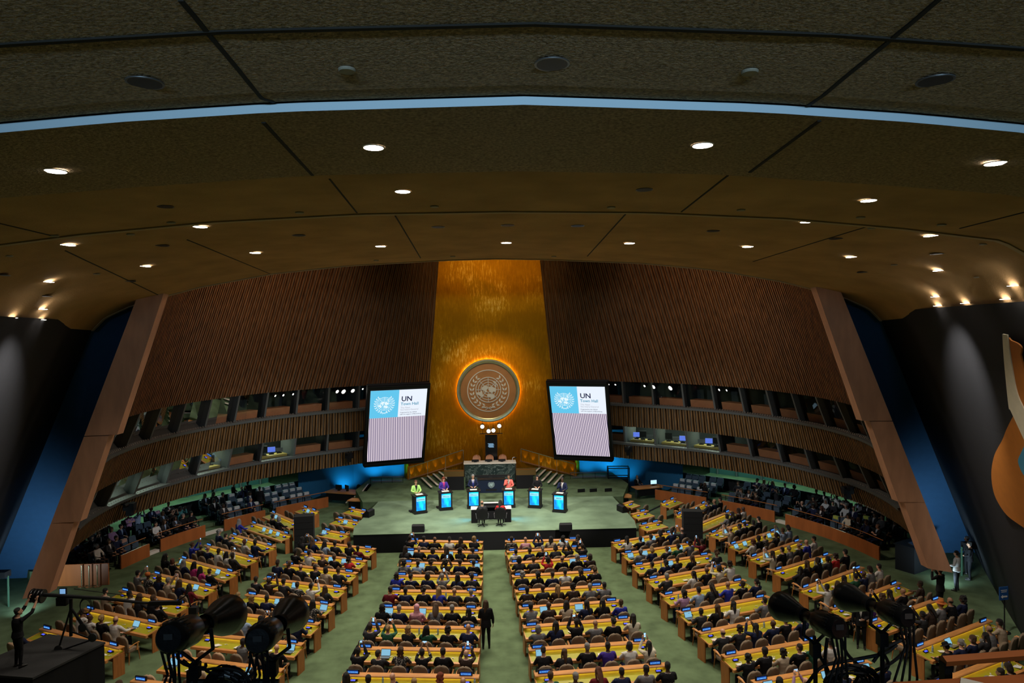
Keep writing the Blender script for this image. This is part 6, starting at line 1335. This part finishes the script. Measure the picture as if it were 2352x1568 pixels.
b.build('head', BLACK, cr)
for t_ in ((135, 1500), (213, 1473), (190, 1450)):
    b = MB(); b.tube([A(163, 1395), A(*t_)+Vector((0, 0, .15))], .03, 6); b.build('leg', BLACK, cr)
    w_ = MB(); w_.lathe([(0, -.04), (.09, -.04), (.13, -.03), (.13, .03), (.09, .04), (0, .04)], c=A(*t_)+Vector((0, 0, .13)), axis='y', n=20); w_.build('wheel', mat('tyre', (.015, .015, .015), .7), cr, True)
b = MB(); b.beam(A(135, 1495), A(213, 1468), .05, .04); b.beam(A(165, 1450), A(213, 1468), .04, .04); b.build('base_bar', BLACK, cr)
b = MB(); b.box(A(145, 1357), (.22, .05, .2)); f_ = b.build('field_monitor', BLACK, cr); b = MB(); b.box(A(145, 1357)+Vector((0, -.03, 0)), (.17, .005, .15)); b.build('screen', em('field monitor picture', (.2, .4, .7), .9), f_)
b = MB()
for k in range(3): c = A(196, 1392); b.tube([c+Vector((.16*math.cos(a)*(1+.1*k), .02*k, .22*math.sin(a)*(1+.1*k))) for a in [math.pi*2*i/16 for i in range(17)]], .010, 5)
b.build('cable_loops', BLACK, cr)
b = MB(); b.box(A(380, 1384), (1.0, .12, .12)); b.tube([A(395, 1388), A(430, 1365)], .02, 6); b.tube([A(430, 1365), A(440, 1400)], .025, 6); b.box(A(445, 1400), (.25, .2, .2)); b.build('camera_head', BLACK, cr)
# stanchions, pole, sign, blue panel with arrow
for k, (x, y) in enumerate(((188, 1347), (205, 1348), (224, 1347))):
    p = atz(x, y, 0); s_ = thing('stanchion', (p.x, p.y, 0), 0, 'brass queue post by the left end parapet, %s from the left' % ORD[k], 'stanchion', 'brass queue posts'); b = MB(); b.lathe([(0, 0), (.17, 0), (.17, .02), (.03, .04), (.03, .95), (.04, .96), (.04, 1.0), (0, 1.0)], n=16); b.build('post', CHROME, s_, True)
gp_ = mat('green pole', (.03, .07, .04), .5)
for (x, y), lab in (((20, 1393), 'left'), ((2209, 1322), 'right')):
    p = atz(x, y, 0); s_ = thing('floor_post', (p.x, p.y, 0), 0, 'thin dark green post near the %s blue wall' % lab, 'post', 'green floor posts'); MB().beam((0, 0, 0), (0, 0, 1.35), .05, .05).build('shaft', gp_, s_)
    MB().box((-.25 if lab == 'left' else .35, 0, 1.42), (.5, .4, .26)).build('box', BLACK, s_)
p = atz(2322, 1452, 0)+Vector((-.25, 0, 0)); sg_ = thing('direction_sign', (p.x, p.y, 0), .15, 'blue sign with white arrow on a stand by the black right wall', 'sign')
MB().tube([(0, 0, .02), (0, 0, 1.3)], .02, 8).build('stand', BLACK, sg_); MB().lathe([(0, 0), (.2, 0), (.2, .03), (0, .03)], n=16).build('base', BLACK, sg_); MB().box((-.05, -.02, 1.5), (.40, .02, .50)).build('board', mat('sign board blue', (.02, .09, .28), .5), sg_)
b = MB(); b.add([(-.20, -.035, 1.38), (-.10, -.035, 1.45), (-.10, -.035, 1.41), (.10, -.035, 1.41), (.10, -.035, 1.35), (-.10, -.035, 1.35), (-.10, -.035, 1.31)], [(0, 6, 5, 4, 3, 2, 1)]); flat(b, (-.05, 1.62), .28, .025, 0, -.035); flat(b, (-.05, 1.56), .24, .025, 0, -.035); b.build('arrow', WHITE, sg_)
# standing people
person('stand', atz(1117, 1489, 0), 0.1, 0, 'long', 'brown', 'black', 'black', 'jacket', 'white', label='person with long brown hair in a black suit standing in the centre aisle')
person('camera', atz(2160, 1402, 0), .4, 2, 'short', 'black', 'charcoal', 'charcoal', 'jacket', label='person in dark suit photographing below the right fin')
person('stand', atz(2198, 1357, 0), .6, 1, 'short', 'black', 'white', 'black', 'top', label='person in white shirt and dark trousers behind the right fin')
person('stand', atz(2228, 1332, 0), .9, 1, 'short', 'black', 'black', 'black', 'top', label='person in black standing by the right blue wall, nearer one')
person('stand', atz(2222, 1318, 0), .5, 1, 'short', 'black', 'black', 'black', 'top', label='person in black standing by the right blue wall, farther one')
for k, (x, y, z, cl, ps, lb) in enumerate(((537, 1168, .27, 'black', 'stand', 'pointing person in black suit beside the left tribune seats'), (512, 1196, .15, 'white', 'stand', 'person in white trousers and dark top before the left tribune'), (597, 1180, .15, 'black', 'stand', 'person in black suit standing in the left tribune gap'), (570, 1165, .27, 'black', 'stand', 'dark-suited person with lanyard in the left tribune'), (490, 1145, .45, 'white', 'stand', 'person in white shirt leaning in the left corridor'))):
    p = atz(x, y, z); person(ps, p, -1.5+k*.8, [1, 3, 4, 4, 1][k], ['balding', 'short', 'short', 'cropped', 'short'][k], ['grey', 'black', 'black', 'black', 'black'][k], cl if k != 1 else 'black', 'white' if k == 1 else 'black', 'jacket' if cl == 'black' else 'top', label=lb)
person('stand', atz(1978, 1487, 0), 2.6, 3, 'short', 'black', 'black', 'black', 'jacket', label='person in black walking up the outer right aisle')
# equipment cabinets by the right tribune
cb = thing('equipment_cabinet', (20.2, 31.9, 0), .5, 'black equipment desk with small lit screens below the right fin', 'cabinet'); MB().box((0, 0, .6), (2.2, .9, 1.2)).build('body', BLACK, cb); MB().box((0, 0, 1.22), (2.3, 1.0, .05)).build('top', BLACK, cb)
for k in range(3): MB().box((-.6+.5*k, -.1, 1.27), (.35, .25, .04), rx=.3).build('console', GREYM if k < 2 else em('console lit', (.3, .5, 1), 1.2), cb)
# end parapets facing the camera
for x0, x1, y, lab in ((-20.7, -18.2, 32.6, 'left'),):
    r_ = thing('end_parapet', ((x0+x1)/2, y, 0), 0, 'dark red veneer parapet closing the near end of the left tribune', 'parapet'); MB().box((0, 0, .5), (x1-x0, .08, 1.0)).build('panel', PARA, r_)
# wall-mounted moving cameras on the lower balconies
for s, u, lab in ((-1, .25, 'left side near the screen'), (-1, .80, 'left side near the fin'), (1, .235, 'right side near the screen'), (1, .80, 'right side near the fin')):
    p = W(u, 3.5, s, -.45); c_ = thing('balcony_camera', p, 0, 'black camera mounted on the lower balcony, %s' % lab, 'camera', 'cameras on the lower balconies')
    MB().box((0, 0, 0), (.5, .3, .35)).tube([(-.1, -.3, .1), (.1, .2, .12)], .09, 10).box((0, 0, -.3), (.25, .25, .25)).build('body', BLACK, c_)
    MB().beam((0, 0, .1), W(u, 3.6, s, -.05)-p, .06, .06).build('bracket', BLACK, c_)
# floor cable strip on the right, cable to the counter
b = MB(); b.beam((8.6, 41.6, .012), (11.4, 45.0, .012), .14, .02); tag(b.build('floor_cable_cover', BLACK), 'black cable cover lying on the carpet right of the stage', 'cable cover')
# ---------------------------------------------------------------- people past the 300 that show largest: one crowd object
def crowd():
    far = [o for o in PEOPLE if o.get('group') in ('seated delegates at the desks', 'audience in the side tribunes')]
    keep_n = 300-(len(PEOPLE)-len(far)); far.sort(key=lambda o: (o.location-CAM).length); tail = far[keep_n:]
    if not tail: return
    low = {}
    def lowmesh(me):
        if me.name in low: return low[me.name]
        o = D.objects.new('tmp', me); COL.objects.link(o); m = o.modifiers.new('d', 'DECIMATE'); m.ratio = .3
        dg = bpy.context.evaluated_depsgraph_get(); out = D.meshes.new_from_object(o.evaluated_get(dg)); D.objects.remove(o); low[me.name] = out; return out
    vs, fs, ms, mats = [], [], [], []; kids = {}
    for o in D.objects:
        if o.parent: kids.setdefault(o.parent.name, []).append(o)
    for p in tail:
        base = Matrix.LocRotScale(p.location, p.rotation_euler, p.scale)
        for o, m in [(p, base)]+[(c, base @ Matrix.LocRotScale(c.location, c.rotation_euler, c.scale)) for c in kids.get(p.name, [])]:
            me = lowmesh(o.data); k = len(vs); vs += [tuple(m @ v.co) for v in me.vertices]
            sl = []
            for s_ in o.material_slots:
                if s_.material not in mats: mats.append(s_.material)
                sl.append(mats.index(s_.material))
            for q in me.polygons: fs.append(tuple(v+k for v in q.vertices)); ms.append(sl[min(q.material_index, len(sl)-1)])
    for p in tail:
        for c in kids.get(p.name, []): D.objects.remove(c)
        D.objects.remove(p)
    me = D.meshes.new('audience'); me.from_pydata(vs, [], fs); [me.materials.append(q) for q in mats]
    me.polygons.foreach_set('material_index', ms); me.polygons.foreach_set('use_smooth', [True]*len(fs)); me.update()
    tag(link('audience', me), 'farthest seated audience in the side tribunes and front rows', 'people', None, 'stuff')
crowd()
